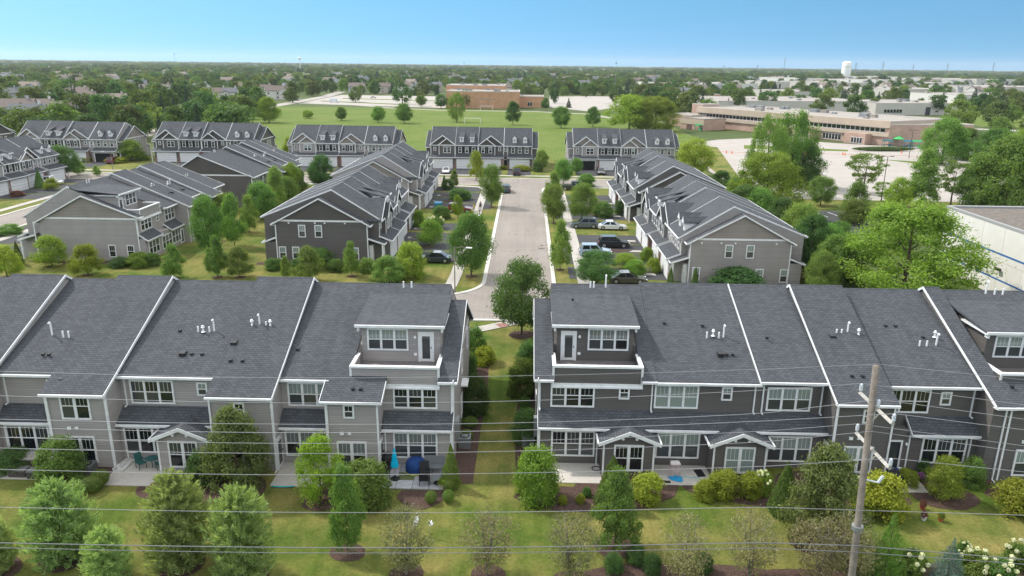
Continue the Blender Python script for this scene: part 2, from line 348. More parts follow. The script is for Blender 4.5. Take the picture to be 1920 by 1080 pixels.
sheet('tactile_paving', [(-2.4, 72.3), (-1.5, 72.85), (-2.1, 73.8), (-3.0, 73.25)], .068, mat('red_tactile', (.27, .13, .11), .8, var=.2))
def drive(pts, n=None): return sheet('driveway', pts, .012, ASPH, None)

# ------------------------------------------------------------------ townhouse rows
random.seed(4)
_win = {}
def win_meshes(kind):
    """frame mesh and pane rectangles of a window that faces -y, origin at bottom centre"""
    if kind in _win: return _win[kind]
    W, H, n, mun = {'triple1': (2.95, 1.92, 3, 1), 'triple2': (2.95, 1.72, 3, 1), 'double1': (1.95, 1.92, 2, 1), 'double2': (1.95, 1.6, 2, 1), 'single': (.98, 1.7, 1, 1),
                    'small': (.72, .98, 1, 2), 'deck': (2.85, 1.62, 3, 1), 'dormer': (.5, .66, 1, 0), 'front': (.92, 1.55, 1, 1)}[kind]
    c = .115; b = MB()
    b.box(-W/2, W/2, -.07, 0, 0, c); b.box(-W/2, W/2, -.07, 0, H-c, H); b.box(-W/2, -W/2+c, -.07, 0, c, H-c); b.box(W/2-c, W/2, -.07, 0, c, H-c)
    mw = .15 if kind != 'double1' else .2
    iw = (W-2*c-mw*(n-1))/n; panes = []
    for i in range(n):
        x0 = -W/2+c+i*(iw+mw); x1 = x0+iw
        if i: b.box(x0-mw, x0, -.068, 0, c, H-c)
        zm = (c+H-c)/2
        b.box(x0, x1, -.055, -.004, zm-.03, zm+.03)
        if mun == 1:
            for k in (1, 2): b.box(x0+iw*k/3-.008, x0+iw*k/3+.008, -.042, -.03, zm+.03, H-c)
        if mun == 2: b.box((x0+x1)/2-.012, (x0+x1)/2+.012, -.042, -.03, zm+.03, H-c)
        panes.append((x0, x1, c, zm-.03)); panes.append((x0, x1, zm+.03, H-c))
    pm = []
    for x0, x1, z0, z1 in panes:
        pm.append([MB().box(x0, x1, -.03, -.012, z0, z1).mesh('pane', q) for q in (G_DARK, G_MID, G_GREEN, G_BLIND)])
    _win[kind] = (b.mesh('window_frame', TRIM), pm, W, H); return _win[kind]
ROT = {'rear': 0., 'front': math.pi, 'left': -math.pi/2, 'right': math.pi/2}
class Row:
    def __init__(s, name, label, ox, oy, rz, wall, shake, group='rows of grey townhouses'):
        s.root = thing(name, label, 'townhouse', (ox, oy, 0), rz, group); s.wall = wall; s.shake = shake; s.o = (ox, oy); s.rz = rz
    def world(s, u, v):
        c, n = math.cos(s.rz), math.sin(s.rz); return (s.o[0]+u*c-v*n, s.o[1]+u*n+v*c)
    def part(s, name, mb, m, parent=None, **k): return mb.obj(name, m, parent or s.root, **k)
    def win(s, kind, u, z, v, face='rear', style=None):
        fm, pm, W, H = win_meshes(kind); o = put('window', fm, s.root, (u, v, z), ROT[face])
        style = style if style is not None else random.choice((0, 0, 1, 2, 2, 3))
        for i, q in enumerate(pm):
            up = i % 2
            k = {0: (0, 0), 1: (1, 0), 2: (1, 2), 3: (0, 3), 4: (2, 2), 5: (1, 3)}[style][up]
            if k == 0 and random.random() < .3: k = 1
            put('pane', q[k], o)
        return o
    def section(s, u0, u1, rear=(.4, 6.), front=(16.7, 5.7), sr=.39, sf=.62, ol=0., orr=0., wr=None, wf=None, rakes='lr', band=None, wallmat=None, gut='rf'):
        v = (front[1]-rear[1]+sr*rear[0]+sf*front[0])/(sr+sf); z = rear[1]+sr*(v-rear[0]); s.rv, s.rz_ = v, z
        zr = lambda q: rear[1]+sr*(q-rear[0]); zf = lambda q: front[1]+sf*(front[0]-q)
        wr = rear[0]+.4 if wr is None else wr; wf = front[0]-.4 if wf is None else wf
        prof = [(wr, 0), (wf, 0), (wf, zf(wf)-.1), (v, z-.1), (wr, zr(wr)-.1)]
        s.part('wall', MB().prism(prof, u0+.003, u1-.003), wallmat or s.wall)
        t = .17; a, b = u0-ol, u1+orr
        rp = [(rear[0], rear[1]-t), (v, z-t), (front[0], front[1]-t), (front[0], front[1]), (v, z), (rear[0], rear[1])]
        ro = s.part('roof', MB().prism(rp, a+.002, b-.002), SH)
        s.part('ridge_cap', MB().prism([(v-.16, z-.16*sr+.004), (v, z+.035), (v+.16, z-.16*sf+.004)], a+.01, b-.01), SH, ro)
        rk = [(rear[0]-.03, rear[1]-.17), (v, z-.16), (front[0]+.03, front[1]-.17), (front[0]+.03, front[1]+.025), (v, z+.035), (rear[0]-.03, rear[1]+.025)]
        if 'l' in rakes: s.part('rake_board', MB().prism(rk, a-.04, a-.001), TRIM, ro)
        if 'r' in rakes: s.part('rake_board', MB().prism(rk, b+.001, b+.04), TRIM, ro)
        if 'r' in gut: s.part('gutter', MB().box(a, b, rear[0]-.13, rear[0]+.02, rear[1]-.17, rear[1]-.02).box(a, b, rear[0]+.02, wr, rear[1]-.2, rear[1]-.172), TRIM, ro)
        if 'f' in gut: s.part('gutter', MB().box(a, b, front[0]-.02, front[0]+.13, front[1]-.17, front[1]-.02).box(a, b, wf, front[0]-.02, front[1]-.2, front[1]-.172), TRIM, ro)
        if band:   # white band board and shake in the gable
            e = -.03 if band == 'l' else .03; uu = u0 if band == 'l' else u1
            zb = min(rear[1], front[1])+.55; va = rear[0]+(zb-rear[1])/sr; vb = front[0]-(zb-front[1])/sf
            s.part('band_board', MB().box(*sorted((uu, uu+e*1.6)), va, vb, zb-.12, zb+.12), TRIM)
            zb += .1; va = rear[0]+(zb-rear[1])/sr+.3; vb = front[0]-(zb-front[1])/sf-.3
            s.part('gable_panel', MB().prism([(va, zb), (vb, zb), (v, z-.3)], *sorted((uu, uu+e))), s.shake)
        return ro
    def lean(s, u0, u1, vl, zl, vh, zh, name='lower_roof', ends='lr', t=.12):
        """lean-to roof: low edge (vl, zl), high edge (vh, zh)"""
        ro = s.part(name, MB().prism([(vl, zl-t), (vh, zh-t), (vh, zh), (vl, zl)], u0, u1), SH)
        d = -1 if vl < vh else 1
        s.part('gutter', MB().box(u0, u1, *sorted((vl, vl+d*.12)), zl-.15, zl-.01), TRIM, ro)
        for e, uu, dd in (('l', u0, -.04), ('r', u1, .04)):
            if e in ends: s.part('rake_board', MB().prism([(vl+d*.02, zl-.2), (vh, zh-.2), (vh, zh+.02), (vl+d*.02, zl+.02)], *sorted((uu+dd*.02, uu+dd))), TRIM, ro)
        return ro
    def post(s, u, v, z0, z1, w=.12, name='corner_board'): return s.part(name, MB().box(u-w/2, u+w/2, v-w/2, v+w/2, z0, z1), TRIM)
    def spout(s, u, v, z0, z1):
        return s.part('downspout', MB().box(u-.045, u+.045, v-.04, v+.04, z0, z1).box(u-.045, u+.045, v-.3, v+.0, z0, z0+.08), TRIM)
    def door(s, u, v, z, face='rear', glass=True, m=None, w=.95, h=2.1):
        b = MB().box(-w/2-.12, -w/2, -.06, 0, 0, h+.12).box(w/2, w/2+.12, -.06, 0, 0, h+.12).box(-w/2, w/2, -.06, 0, h, h+.12)
        o = b.obj('door_frame', TRIM, s.root, (u, v, z), ROT[face])
        MB().box(-w/2, w/2, -.035, -.002, .02, h).obj('door', m or TRIM, o)
        if glass: MB().box(-w/2+.16, w/2-.16, -.045, -.037, .22, h-.2).obj('pane', G_MID, o)
        MB().box(w/2-.1, w/2-.05, -.09, -.037, .98, 1.1).obj('handle', DARKM, o); return o
    def zroof(s, v, rear=(.4, 6.), sr=.39): return rear[1]+sr*(v-rear[0])
    def pipe(s, u, v, kind, rear=(.4, 6.), sr=.39):
        z = s.zroof(v, rear, sr)
        if kind == 'short': mb = MB().tube([(0, 0, -.1), (0, 0, .38)], .06, 8)
        elif kind == 'tall': mb = MB().tube([(0, 0, -.1), (0, 0, .78), (0, -.04, .86), (0, -.16, .86), (0, -.2, .8)], .06, 8)
        elif kind == 'cap': mb = MB().lathe([(.15, .06), (.1, .1), (.06, .15), (.06, .36), (.12, .38), (.12, .43), (.06, .45), (.06, .49), (.09, .52), (0, .58)], 12)
        elif kind == 'box': mb = MB().prism([(-.22, -.08), (.22, .1), (.22, .22), (-.22, .16)], -.2, .2)
        else: mb = MB().prism([(-.1, -.05), (.1, .03), (.1, .14), (-.1, .12)], -.09, .09)
        o = s.part('roof_vent' if kind in ('box', 'low') else 'vent_pipe', mb, DARKM if kind in ('box', 'low') else PVC, loc=(u, v, z)); return o
    # ---- the rear roof deck with its dormer
    def deck(s, u0, u1, door_u, win_u, pl, pr, style=2, small=None):
        """dormer u0..u1, parapet pl..pr, second floor wall face at v=.8"""
        s.part('deck_wall', MB().box(pl, pr, .79, .93, 4.9, 6.72).box(pl, pl+.14, .93, 3.2, 5.6, 6.72).box(pr-.14, pr, .93, 3.2, 5.6, 6.72), s.wall)
        s.part('parapet_cap', MB().box(pl-.05, pr+.05, .70, 1.0, 6.72, 6.86).box(pl-.05, pl+.2, 1.0, 3.1, 6.72, 6.86).box(pr-.2, pr+.05, 1.0, 3.1, 6.72, 6.86)
               .box(pl-.05, pl+.09, .74, .79, 5.35, 6.72).box(pr-.09, pr+.05, .74, .79, 5.35, 6.72), TRIM)
        s.part('deck_trim', MB().box(pl-.05, pr+.05, .62, .79, 5.3, 5.42).box(pl-.05, pr+.05, .70, .79, 5.42, 5.6), TRIM)
        s.part('deck_floor', MB().box(pl+.14, pr-.14, .93, 3.75, 5.95, 6.05), mat('deck_boards', (.17, .155, .15), .8, var=.15))
        s.part('dormer_wall', MB().box(u0, u1, 3.7, 9.0, 5.8, 8.75), s.wall)
        ro = s.part('dormer_roof', MB().prism([(3.25, 8.72), (8.9, 9.25), (8.9, 9.37), (3.25, 8.86)], u0-.35, u1+.35), SH)
        s.part('gutter', MB().box(u0-.36, u1+.36, 3.13, 3.27, 8.68, 8.85), TRIM, ro)
        s.part('soffit', MB().box(u0-.34, u1+.34, 3.28, 3.72, 8.6, 8.70).box(u0-.34, u0, 3.72, 6.5, 8.6, 8.7).box(u1, u1+.34, 3.72, 6.5, 8.6, 8.7), TRIM, ro)
        for uu in (u0-.15, u1+.15): s.part('bracket', MB().box(uu-.06, uu+.06, 3.3, 3.7, 8.36, 8.6), TRIM, ro)
        s.door(door_u, 3.7, 6.06, w=.86, h=2.08); s.win('deck', win_u, 6.86, 3.7, style=style)
        s.part('header_board', MB().box(win_u-1.5, win_u+1.5, 3.64, 3.70, 8.48, 8.6), TRIM)
        d = .75 if win_u > door_u else -.75
        s.part('wall_lamp', MB().lathe([(0, 0), (.07, .02), (.1, .1), (.06, .22), (0, .24)], 10), PVC, loc=(door_u+d, 3.62, 7.75))
        s.part('outlet_box', MB().box(-.1, .1, -.06, 0, 0, .18), PVC, loc=(door_u+d, 3.7, 6.5))
    # ---- a front unit seen from the street; w measured so that u runs from u0 to u1, front faces +v
    def front(s, u0, u1, style, drivelen=11.6, VF=16.3, GV=17.6, brick=False, fe=(16.7, 5.7), sf=.62, opened=False, wide=4.9, mirror=False):
        c = (u0+u1)/2; wm = BRICK if brick else s.wall
        gw = s.part('wall', MB().box(u0+.02, u1-.02, VF-.2, GV, 0, 3.0), wm)
        s.part('frieze_board', MB().box(u0+.02, u1-.02, GV-.02, GV+.04, 2.62, 2.86), TRIM, gw)
        if not brick: s.part('brick_pier', MB().box(u0+.03, u0+.5, GV-.1, GV+.06, 0, 1.0).box(u1-.5, u1-.03, GV-.1, GV+.06, 0, 1.0), BRICK, gw)
        s.lean(u0, u1, GV+.42, 2.93, VF-.05, 3.62)
        gc = c+(0 if wide > 4 else .4)
        fr = s.part('garage_frame', MB().box(gc-wide/2-.14, gc-wide/2, GV, GV+.05, 0, 2.32).box(gc+wide/2, gc+wide/2+.14, GV, GV+.05, 0, 2.32).box(gc-wide/2-.14, gc+wide/2+.14, GV, GV+.05, 2.32, 2.5), TRIM)
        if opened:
            s.part('garage_shade_panel', MB().box(gc-wide/2, gc+wide/2, GV+.003, GV+.012, .02, 2.32), mat('garage_shade_paint', (.012, .012, .013), .9))  # flat near-black sheet on the wall, painted as the shade inside an open garage
        else:
            gd = MB()
            for k in range(4): gd.box(gc-wide/2+.01, gc+wide/2-.01, GV+.005, GV+.03, .02+k*.575, .56+k*.575)
            for k in range(4):
                for j in range(8):
                    x = gc-wide/2+.08+j*(wide-.04)/8; gd.box(x, x+wide/8-.12, GV+.03, GV+.042, .1+k*.575, .48+k*.575)
            s.part('garage_door', gd, TRIM)
        for uu in (u0+.09, u1-.09): s.part('corner_board', MB().box(uu-.08, uu+.08, VF-.02, VF+.05, 3.3, 5.6), TRIM)
        def win(kind, u, z, v): return s.win(kind, u, z, v, 'front')
        def shutter(u, z, h):
            for d in (-.72, .72): s.part('shutter', MB().box(u+d-.2, u+d+.2, VF+.003, VF+.05, z+.06, z+h-.06), BLACK)
        if style in 'AS':
            # two nested gables; the small one in front, to the right seen from the street unless mirrored
            sg = .78; W = (u1-u0); half = W/2+.25; za = fe[1]+sg*half*.93
            back = fe[0]-(za-fe[1])/sf-.8
            s.part('gable_wall', MB().prism([(u0+.1, fe[1]-.2), (u1-.1, fe[1]-.2), (c, za-.2)], back+.8, VF+.06, 'y'), s.shake)
            def groof(ca, hf, zap, v0, v1, zl):
                t = .15; P = [(ca-hf, zl-t), (ca, zap-t), (ca+hf, zl-t), (ca+hf, zl), (ca, zap), (ca-hf, zl)]
                r = s.part('gable_roof', MB().prism(P, v0, v1, 'y'), SH)
                Q = [(ca-hf-.03, zl-.26), (ca, zap-.26), (ca+hf+.03, zl-.26), (ca+hf+.03, zl+.03), (ca, zap+.03), (ca-hf-.03, zl+.03)]
                s.part('rake_board', MB().prism(Q, v1+.001, v1+.05, 'y'), TRIM, r)
            groof(c, half, za, back, VF+.42, fe[1])
            sd = -1 if mirror else 1; hw = W*.33; sc = c-sd*(W/2-hw)*1.0+0.0
            za2 = fe[1]+sg*(hw+.2)
            s.part('bay_wall', MB().prism([(sc-hw, 3.1), (sc+hw, 3.1), (sc+hw, fe[1]), (sc, za2-.2), (sc-hw, fe[1])], VF-.5, VF+.5, 'y'), s.wall)
            s.part('gable_panel', MB().prism([(sc-hw, fe[1]+.05), (sc+hw, fe[1]+.05), (sc, za2-.22)], VF+.5, VF+.53, 'y'), s.shake)
            s.part('band_board', MB().box(sc-hw, sc+hw, VF+.5, VF+.56, fe[1]-.14, fe[1]+.08), TRIM)
            groof(sc, hw+.2, za2, back+1.5, VF+.85, fe[1])
            for uu in (sc-hw+.07, sc+hw-.07): s.part('corner_board', MB().box(uu-.08, uu+.08, VF+.48, VF+.55, 3.4, fe[1]-.14), TRIM)
            if style == 'A': s.win('double2', sc, 3.86, VF+.5, 'front')
            else:
                for d in (-.95, .95):
                    s.win('front', sc+d, 3.9, VF+.5, 'front')
                    for e in (-.7, .7):
                        if abs(d+e) > .3 or e*d < 0: s.part('shutter', MB().box(sc+d+e*.95-.16, sc+d+e*.95+.16, VF+.503, VF+.55, 3.95, 5.4), BLACK)
            s.win('small', c+sd*(W/2-1.1), 4.4, VF, 'front')
        else:
            for d in (-1.75, 0, 1.75):
                u = c+d; s.win('front', u, 3.88, VF, 'front')
                if style == 'B': shutter(u, 3.88, 1.55)
            for d in (-1.35, 1.35):
                u = c+d; zb = fe[1]+sf*.95; vd = fe[0]-.95
                s.part('dormer_wall', MB().box(u-.5, u+.5, vd-2.4, vd, zb-.3, zb+1.15), TRIM)
                s.win('dormer', u, zb+.28, vd, 'front', 0)
                if style == 'D':
                    P = [(u-.72, zb+1.02), (u, zb+1.66), (u+.72, zb+1.02), (u+.72, zb+1.14), (u, zb+1.8), (u-.72, zb+1.14)]
                    dr = s.part('dormer_roof', MB().prism(P, vd-3., vd+.2, 'y'), SH)
                    s.part('dormer_gable', MB().prism([(u-.66, zb+1.0), (u+.66, zb+1.0), (u, zb+1.72)], vd+.14, vd+.24, 'y'), TRIM, dr)
                else:
                    dr = s.part('dormer_roof', MB().prism([(vd+.28, zb+1.15), (vd-4.2, zb+2.35), (vd-4.2, zb+2.47), (vd+.28, zb+1.28)], u-.68, u+.68), SH)
                    s.part('gutter', MB().box(u-.7, u+.7, vd+.26, vd+.38, zb+1.1, zb+1.27), TRIM, dr)
        if drivelen:
            a, b = u0+.3, u1-.3
            if u1-u0 < 5: a, b = u0+.3, u1-.3
            sheet('driveway', [s.world(a, GV), s.world(b, GV), s.world(b, GV+drivelen), s.world(a, GV+drivelen)], .018, ASPH)

def std_row(name, label, ox, oy, rz, wall, shake, rearview, frontview, stripends='lr', fe=(16.7, 5.7), sf=.62, drivelen=12.4, opened=(), L=28.6, deck=False):
    """four units; seen from the street left to right: gable A, shed dormers B, gable S, gabled dormers D"""
    R = Row(name, label, ox, oy, rz, wall, shake)
    # from the street left -> u = L - w
    w = [0, 1.2, 7.6, 13.5, 20.1, 21.0, 27.4, 28.6]
    u = [L-q for q in w]
    e1 = dict(rear=(2.2, 5.3), front=(15.4, 5.2), sr=.54, sf=.54, wr=2.6, wf=15.0) if not deck else dict(rear=(.4, 6.), front=(15.6, 5.4), sr=.39, sf=.54)
    e2 = dict(rear=(2.2, 5.3), front=(15.4, 5.2), sr=.54, sf=.54, wr=2.6, wf=15.0)
    lo = dict(front=(fe[0]-.5, fe[1]-.1), sf=sf); hi = dict(front=fe, sf=sf)
    R.section(u[1], u[0], orr=.3, rakes='r', band='r', **e2)                       # end strip at street-left (local high u)
    R.section(u[2], u[1], rakes='r', **hi); R.section(u[3], u[2], rakes='lr', **hi)
    bump = dict(rear=(-1.4, 5.45), sr=.39)
    if rearview:
        R.section(u[4], u[3], rakes='lr', **lo)
        R.section(u[6], u[4], rakes='l' if not deck else '', **lo)
    else:
        R.section(u[4], u[3], rakes='lr', **lo); R.section(u[6], u[4], rakes='lr', **lo)
    R.section(u[7], u[6], ol=.3, rakes='l', band='l', **e1)
    if frontview:
        R.front(u[2], u[1], 'A', drivelen, fe=fe, sf=sf, opened='A' in opened)
        R.front(u[3], u[2], 'B', drivelen, fe=fe, sf=sf, brick=True, opened='B' in opened)
        R.front(u[4], u[3], 'S', drivelen, fe=(fe[0]-.5, fe[1]-.1), sf=sf, brick=True, VF=15.8, GV=17.1, mirror=True, opened='S' in opened)
        R.front(u[6], u[5], 'D', drivelen, fe=(fe[0]-.5, fe[1]-.1), sf=sf, VF=15.8, GV=17.1, opened='D' in opened)
        R.door((u[4]+u[5])/2, 15.84, .1, 'front', False, BLACK, .8)
        R.win('small', (u[4]+u[5])/2, 4.3, 15.8, 'front', 0)
    # lower eave returns and porch at the ends
    for uu, sg, face in ((u[7], -1, 'left'), (u[0], 1, 'right')):
        a, b = sorted((uu, uu-sg*1.3))
        R.lean(a-.05, b, 17.2, 2.75, 15.0, 3.5)
        for q in (a+.1, b-.1): R.post(q, 16.9, 0, 2.62, .2, 'porch_post')
        R.post((a+b)/2-sg*.3, 15.06, 0, 2.4, .9, 'porch_surround')
        if not (deck and sg < 0):
            R.lean(a-.05, b, .7, 2.75, 2.62, 3.5); R.part('wall', MB().box(a, b, 1.1, 2.62, 0, 2.8), R.wall)
        for q in (15.0, 2.6 if not (deck and sg < 0) else .8):
            R.part('corner_board', MB().box(*sorted((uu+sg*.002, uu+sg*.05)), q-.14 if q > 9 else q, q if q > 9 else q+.14, .0, 5.2), TRIM)
    return R, u
def bay(R, a, b, vf=-1.4, style=2):
    c = (a+b)/2; h = (b-a)/2+.3; ze = 2.52; za = ze+.42*h
    R.part('bay_wall', MB().prism([(a, 0), (b, 0), (b, ze+.1), (c, za-.2), (a, ze+.1)], vf, .05, 'y'), R.wall)
    P = [(c-h, ze-.12), (c, za-.12), (c+h, ze-.12), (c+h, ze), (c, za), (c-h, ze)]
    r = R.part('bay_roof', MB().prism(P, vf-.35, .9, 'y'), SH)
    Q = [(c-h-.03, ze-.22), (c, za-.22), (c+h+.03, ze-.22), (c+h+.03, ze+.02), (c, za+.03), (c-h-.03, ze+.02)]
    R.part('rake_board', MB().prism(Q, vf-.40, vf-.351, 'y'), TRIM, r)
    for q in (-1, 1):
        R.part('gutter', MB().box(*sorted((c+q*h, c+q*(h+.1))), vf-.3, -.3, ze-.12, ze), TRIM, r)
        R.part('bracket', MB().box(c+q*.45-.08, c+q*.45+.08, vf-.3, vf-.05, za-.62, za-.45), TRIM, r)
        R.part('corner_board', MB().box(*sorted((c+q*(b-a)/2, c+q*((b-a)/2-.12))), vf-.03, vf-.002, 0, ze-.1), TRIM)
    R.win('double1', c, .36, vf, style=style)
def ground_floor(R, a, b, lean=None, ends='lr'):
    R.part('wall', MB().box(a+.004, b-.004, 0, .82, 0, 3.05), R.wall)
    la, lb = lean or (a, b); R.lean(la, lb, -.38, 2.88, .8, 3.7, ends=ends)
def bump_extras(R, a, b, style=2, door=None, smallu=None):
    for q in (a+.06, b-.06): R.part('corner_board', MB().box(q-.06, q+.06, -1.03, -1.0, 0, 5.3), TRIM)
    R.win('double1', (a+b)/2-.1, .36, -1.0, style=style); R.win('small', smallu if smallu is not None else (a+b)/2, 3.95, -1.0, style=1)
    R.part('dryer_vent', MB().box(-.12, .12, -.06, 0, 0, .2), PVC, loc=((a+b)/2-.7, -1.0, 2.75)); R.part('dryer_vent', MB().box(-.1, .1, -.06, 0, 0, .17), PVC, loc=((a+b)/2-.2, -1.0, 2.78))
    if door:
        uu, face = door; R.door(uu, -.4 if face == 'left' or face == 'right' else 0, .05, face)
BUMP = dict(rear=(-1.4, 5.45), wr=-1.0, sr=.437)
DECKSEC = dict(rear=(8.3, 9.08), wr=3.8)
def vents(R, lst, rear=(.4, 6.)):
    for u, v, k in lst: R.pipe(u, v, k, rear)
# ---------------- front right row (rear towards the lawn)
FR = Row('townhouse_row', 'dark charcoal townhouse row with gabled bays, behind the utility pole', 1.05, 45.3, 0, SIDE_D, SHAKE_D)
R = FR
R.section(0, 1.0, front=(15.2, 5.4), sf=.54, ol=.3, rakes='l', band='l')
R.section(1.0, 6.85, rakes='', gut='f', **DECKSEC); R.part('wall', MB().box(1.0, 6.85, .8, 3.8, 0, 5.94), R.wall)
R.section(6.85, 7.85, rakes='')
R.deck(1.25, 6.55, 2.1, 4.85, .95, 6.9, style=3)
R.section(7.85, 14.75, rear=(.4, 5.95), front=(17.2, 5.7), rakes='')
R.section(14.75, 19.15, rear=(.4, 6.12), front=(16.9, 5.8), ol=.1, rakes='lr')
R.section(19.15, 23.0, ol=.1, rakes='l', **BUMP)
R.section(23.0, 29.2, rear=(.4, 6.0), rakes='')
R.section(29.2, 30.3, ol=.1, rakes='l', front=(16.7, 5.7), **BUMP)
R.section(30.3, 36.3, rakes='', gut='f', **DECKSEC); R.part('wall', MB().box(30.3, 36.3, .8, 3.8, 0, 5.94), R.wall)
R.section(36.3, 42, rakes='r')
R.part('wall', MB().box(30.304, 34.2, -1.0, .8, 0, 5.5), R.wall); R.lean(30.3, 34.3, -1.4, 5.45, .78, 6.4, ends='r')
ground_floor(R, 34.2, 42); R.win('triple1', 38, .6, 0); R.win('triple2', 38, 3.88, .8)
R.deck(30.9, 36.0, 35.3, 32.9, 30.4, 36.3, style=2)
ground_floor(R, 0, 7.85, ends='l'); ground_floor(R, 7.85, 14.75, ends=''); ground_floor(R, 14.75, 19.15, ends='')
R.part('wall', MB().box(23.1, 29.2, 0, .82, 0, 3.05), R.wall); R.lean(24.7, 29.15, -.38, 2.88, .8, 3.7, ends='l')
R.win('triple1', 2.38, .6, 0, style=1); R.win('triple2', 2.3, 3.86, .8, style=0); R.win('small', 5.75, 4.5, .8, style=0)
bay(R, 4.25, 7.65, style=0); bay(R, 11.45, 14.95, style=4)
R.win('triple1', 9.4, .6, 0, style=2); R.win('triple2', 9.25, 3.9, .8, style=4); R.win('small', 12.6, 4.55, .8, style=2)
R.win('triple1', 16.85, .5, 0, style=2); R.win('triple2', 16.75, 3.86, .8, style=2)
bump_extras(R, 19.2, 23.0, 2, smallu=21.3); R.door(19.15, -.45, .05, 'left')
R.door(23.75, 0, .05, m=mat('navy_door', (.02, .025, .035), .4, .5)); R.win('triple1', 27.1, .6, 0, style=0); R.win('triple2', 24.6, 3.9, .8, style=0); R.win('small', 27.1, 4.5, .8, style=2)
bump_extras(R, 30.3, 34.2, 2); R.part('wall_lamp', MB().lathe([(0, 0), (.07, .02), (.09, .12), (0, .22)], 10), PVC, loc=(24.6, -.05, 1.9))
for q, v, z in ((.1, .78, 3.7), (7.6, .78, 3.7), (14.45, .78, 3.7), (15.0, .78, 3.7), (18.9, .78, 3.7), (28.9, .78, 3.7)): R.spout(q, v-.03, z, 5.85)
for q, v in ((.12, -.03), (4.0, -.03), (24.75, -.03), (28.8, -.03)): R.spout(q, v, 0, 2.75)
for q in (19.3, 22.9, 30.0): R.spout(q, -1.06, 0, 5.4)
R.part('corner_board', MB().box(-.02, .12, .77, .8, 3.5, 5.8).box(-.02, .12, -.03, -.002, 0, 2.75).box(-.03, -.003, .0, .14, 0, 2.75).box(-.03, -.003, .8, .94, 3, 5.8), TRIM)
R.part('meter_box', MB().box(-.25, -.003, 1.5, 2.0, 1.2, 2.6).box(-.2, -.003, 2.2, 2.6, 1.0, 1.6), GREYM)
for v, z in ((6.5, .6), (9., .6), (7, 3.9), (10, 3.9)): R.win('single', 0, z, v, 'left')
vents(R, [(3.9, 8.55, 'short'), (4.15, 8.55, 'short'), (5.05, 8.6, 'tall'), (2.5, 7.0, 'low')], (.4, 6.9))
vents(R, [(11.9, 4.6, 'short'), (12.35, 4.65, 'cap'), (12.75, 4.6, 'short'), (13.1, 4.7, 'tall'), (11.8, 5.7, 'low'), (12.5, 2.9, 'box'), (12.95, 2.9, 'low'), (13.35, 2.9, 'low'), (9.1, 5.9, 'low')])
vents(R, [(16.0, 4.2, 'low'), (21.0, 4.7, 'short'), (21.35, 4.7, 'short'), (21.8, 4.8, 'tall'), (22.5, 4.6, 'cap'), (20.6, 4.4, 'box'), (20.9, 5.8, 'low'), (20.7, .8, 'low'), (21.4, .8, 'low')], (.4, 6.3))
vents(R, [(26.6, 4.1, 'short'), (27.1, 4.1, 'short'), (27.8, 4.2, 'tall'), (28.0, 4.9, 'cap'), (25, 6.0, 'low'), (25.7, 6.0, 'low'), (27.2, 4.9, 'low')]); vents(R, [(33.3, 8.6, 'tall'), (33.9, 8.5, 'short'), (34.5, 8.5, 'short')], (.4, 6.9)); vents(R, [(30.8, .1, 'low'), (32.2, -.1, 'box')], (-1.4, 5.6))
# ---------------- front left row
FL = Row('townhouse_row', 'light taupe townhouse row with rooftop deck, backing onto the lawn with the soft pines', -4.6, 44.6, 0, SIDE_L, SHAKE_L)
R = FL
def U(X): return X+4.6
R.section(U(-5.6), 0, front=(15.2, 5.4), sf=.54, orr=.3, rakes='r', band='r')
R.section(U(-11.4), U(-5.6), rakes='', gut='f', **DECKSEC); R.part('wall', MB().box(U(-11.4), U(-5.6), .8, 3.8, 0, 5.94), R.wall)
R.section(U(-12.75), U(-11.4), rakes='', gut='f'); R.section(U(-16.1), U(-12.75), rakes='')
R.part('wall', MB().box(U(-12.75), U(-9.3), -1.0, .8, 0, 5.4), R.wall)
R.lean(U(-12.95), U(-9.0), -1.4, 5.298, .39, 5.996, ends='lr', t=.16); R.part('lower_roof', MB().prism([(.392, 5.8), (.785, 5.9), (.785, 6.15), (.392, 5.997)], U(-11.38), U(-9.0)), SH)
R.section(U(-20.3), U(-16.1), orr=.1, rakes='r', front=(16.9, 5.8), **BUMP)
R.section(U(-26.9), U(-20.3), rear=(.4, 6.0), rakes='l')
R.section(U(-31.), U(-26.9), orr=.1, rakes='r', front=(16.9, 5.7), **BUMP)
R.section(U(-35.), U(-31.), rear=(.4, 6.), rakes='')
R.section(U(-39.), U(-35.), orr=.1, rakes='r', rear=(-1.4, 5.6), wr=-1.0, sr=.437); R.section(U(-46.), U(-39.), rakes='l')
R.deck(U(-11.2), U(-5.75), U(-6.75), U(-9.4), U(-11.4), U(-5.55), style=2)
ground_floor(R, U(-9.25), 0, ends='r'); ground_floor(R, U(-16.05), U(-12.75), ends=''); ground_floor(R, U(-26.9), U(-20.3), ends=''); ground_floor(R, U(-35), U(-31.), ends='')
R.part('wall', MB().box(U(-46), U(-39.), 0, .82, 0, 3.05), R.wall)
R.win('triple1', U(-7.1), .6, 0, style=5); R.win('triple2', U(-7.15), 3.86, .8, style=0)
bump_extras(R, U(-12.75), U(-9.3), 3, smallu=U(-11.2)); R.door(U(-9.3), -.45, .05, 'right')
R.win('triple1', U(-14.35), .6, 0, style=3); R.win('triple2', U(-14.2), 3.9, .8, style=2)
bump_extras(R, U(-20.3), U(-16.1), 3, smallu=U(-18.3)); R.door(U(-16.1), -.45, .05, 'right')
R.win('triple1', U(-25.2), .6, 0, style=0); R.win('triple2', U(-24.8), 3.86, .8, style=0); R.win('small', U(-21.4), 4.5, .8, style=2); bay(R, U(-23.8), U(-20.4), style=0)
bump_extras(R, U(-31.), U(-26.9), 0, smallu=U(-40)); R.win('double1', U(-29), 3.5, -1.0, style=0)
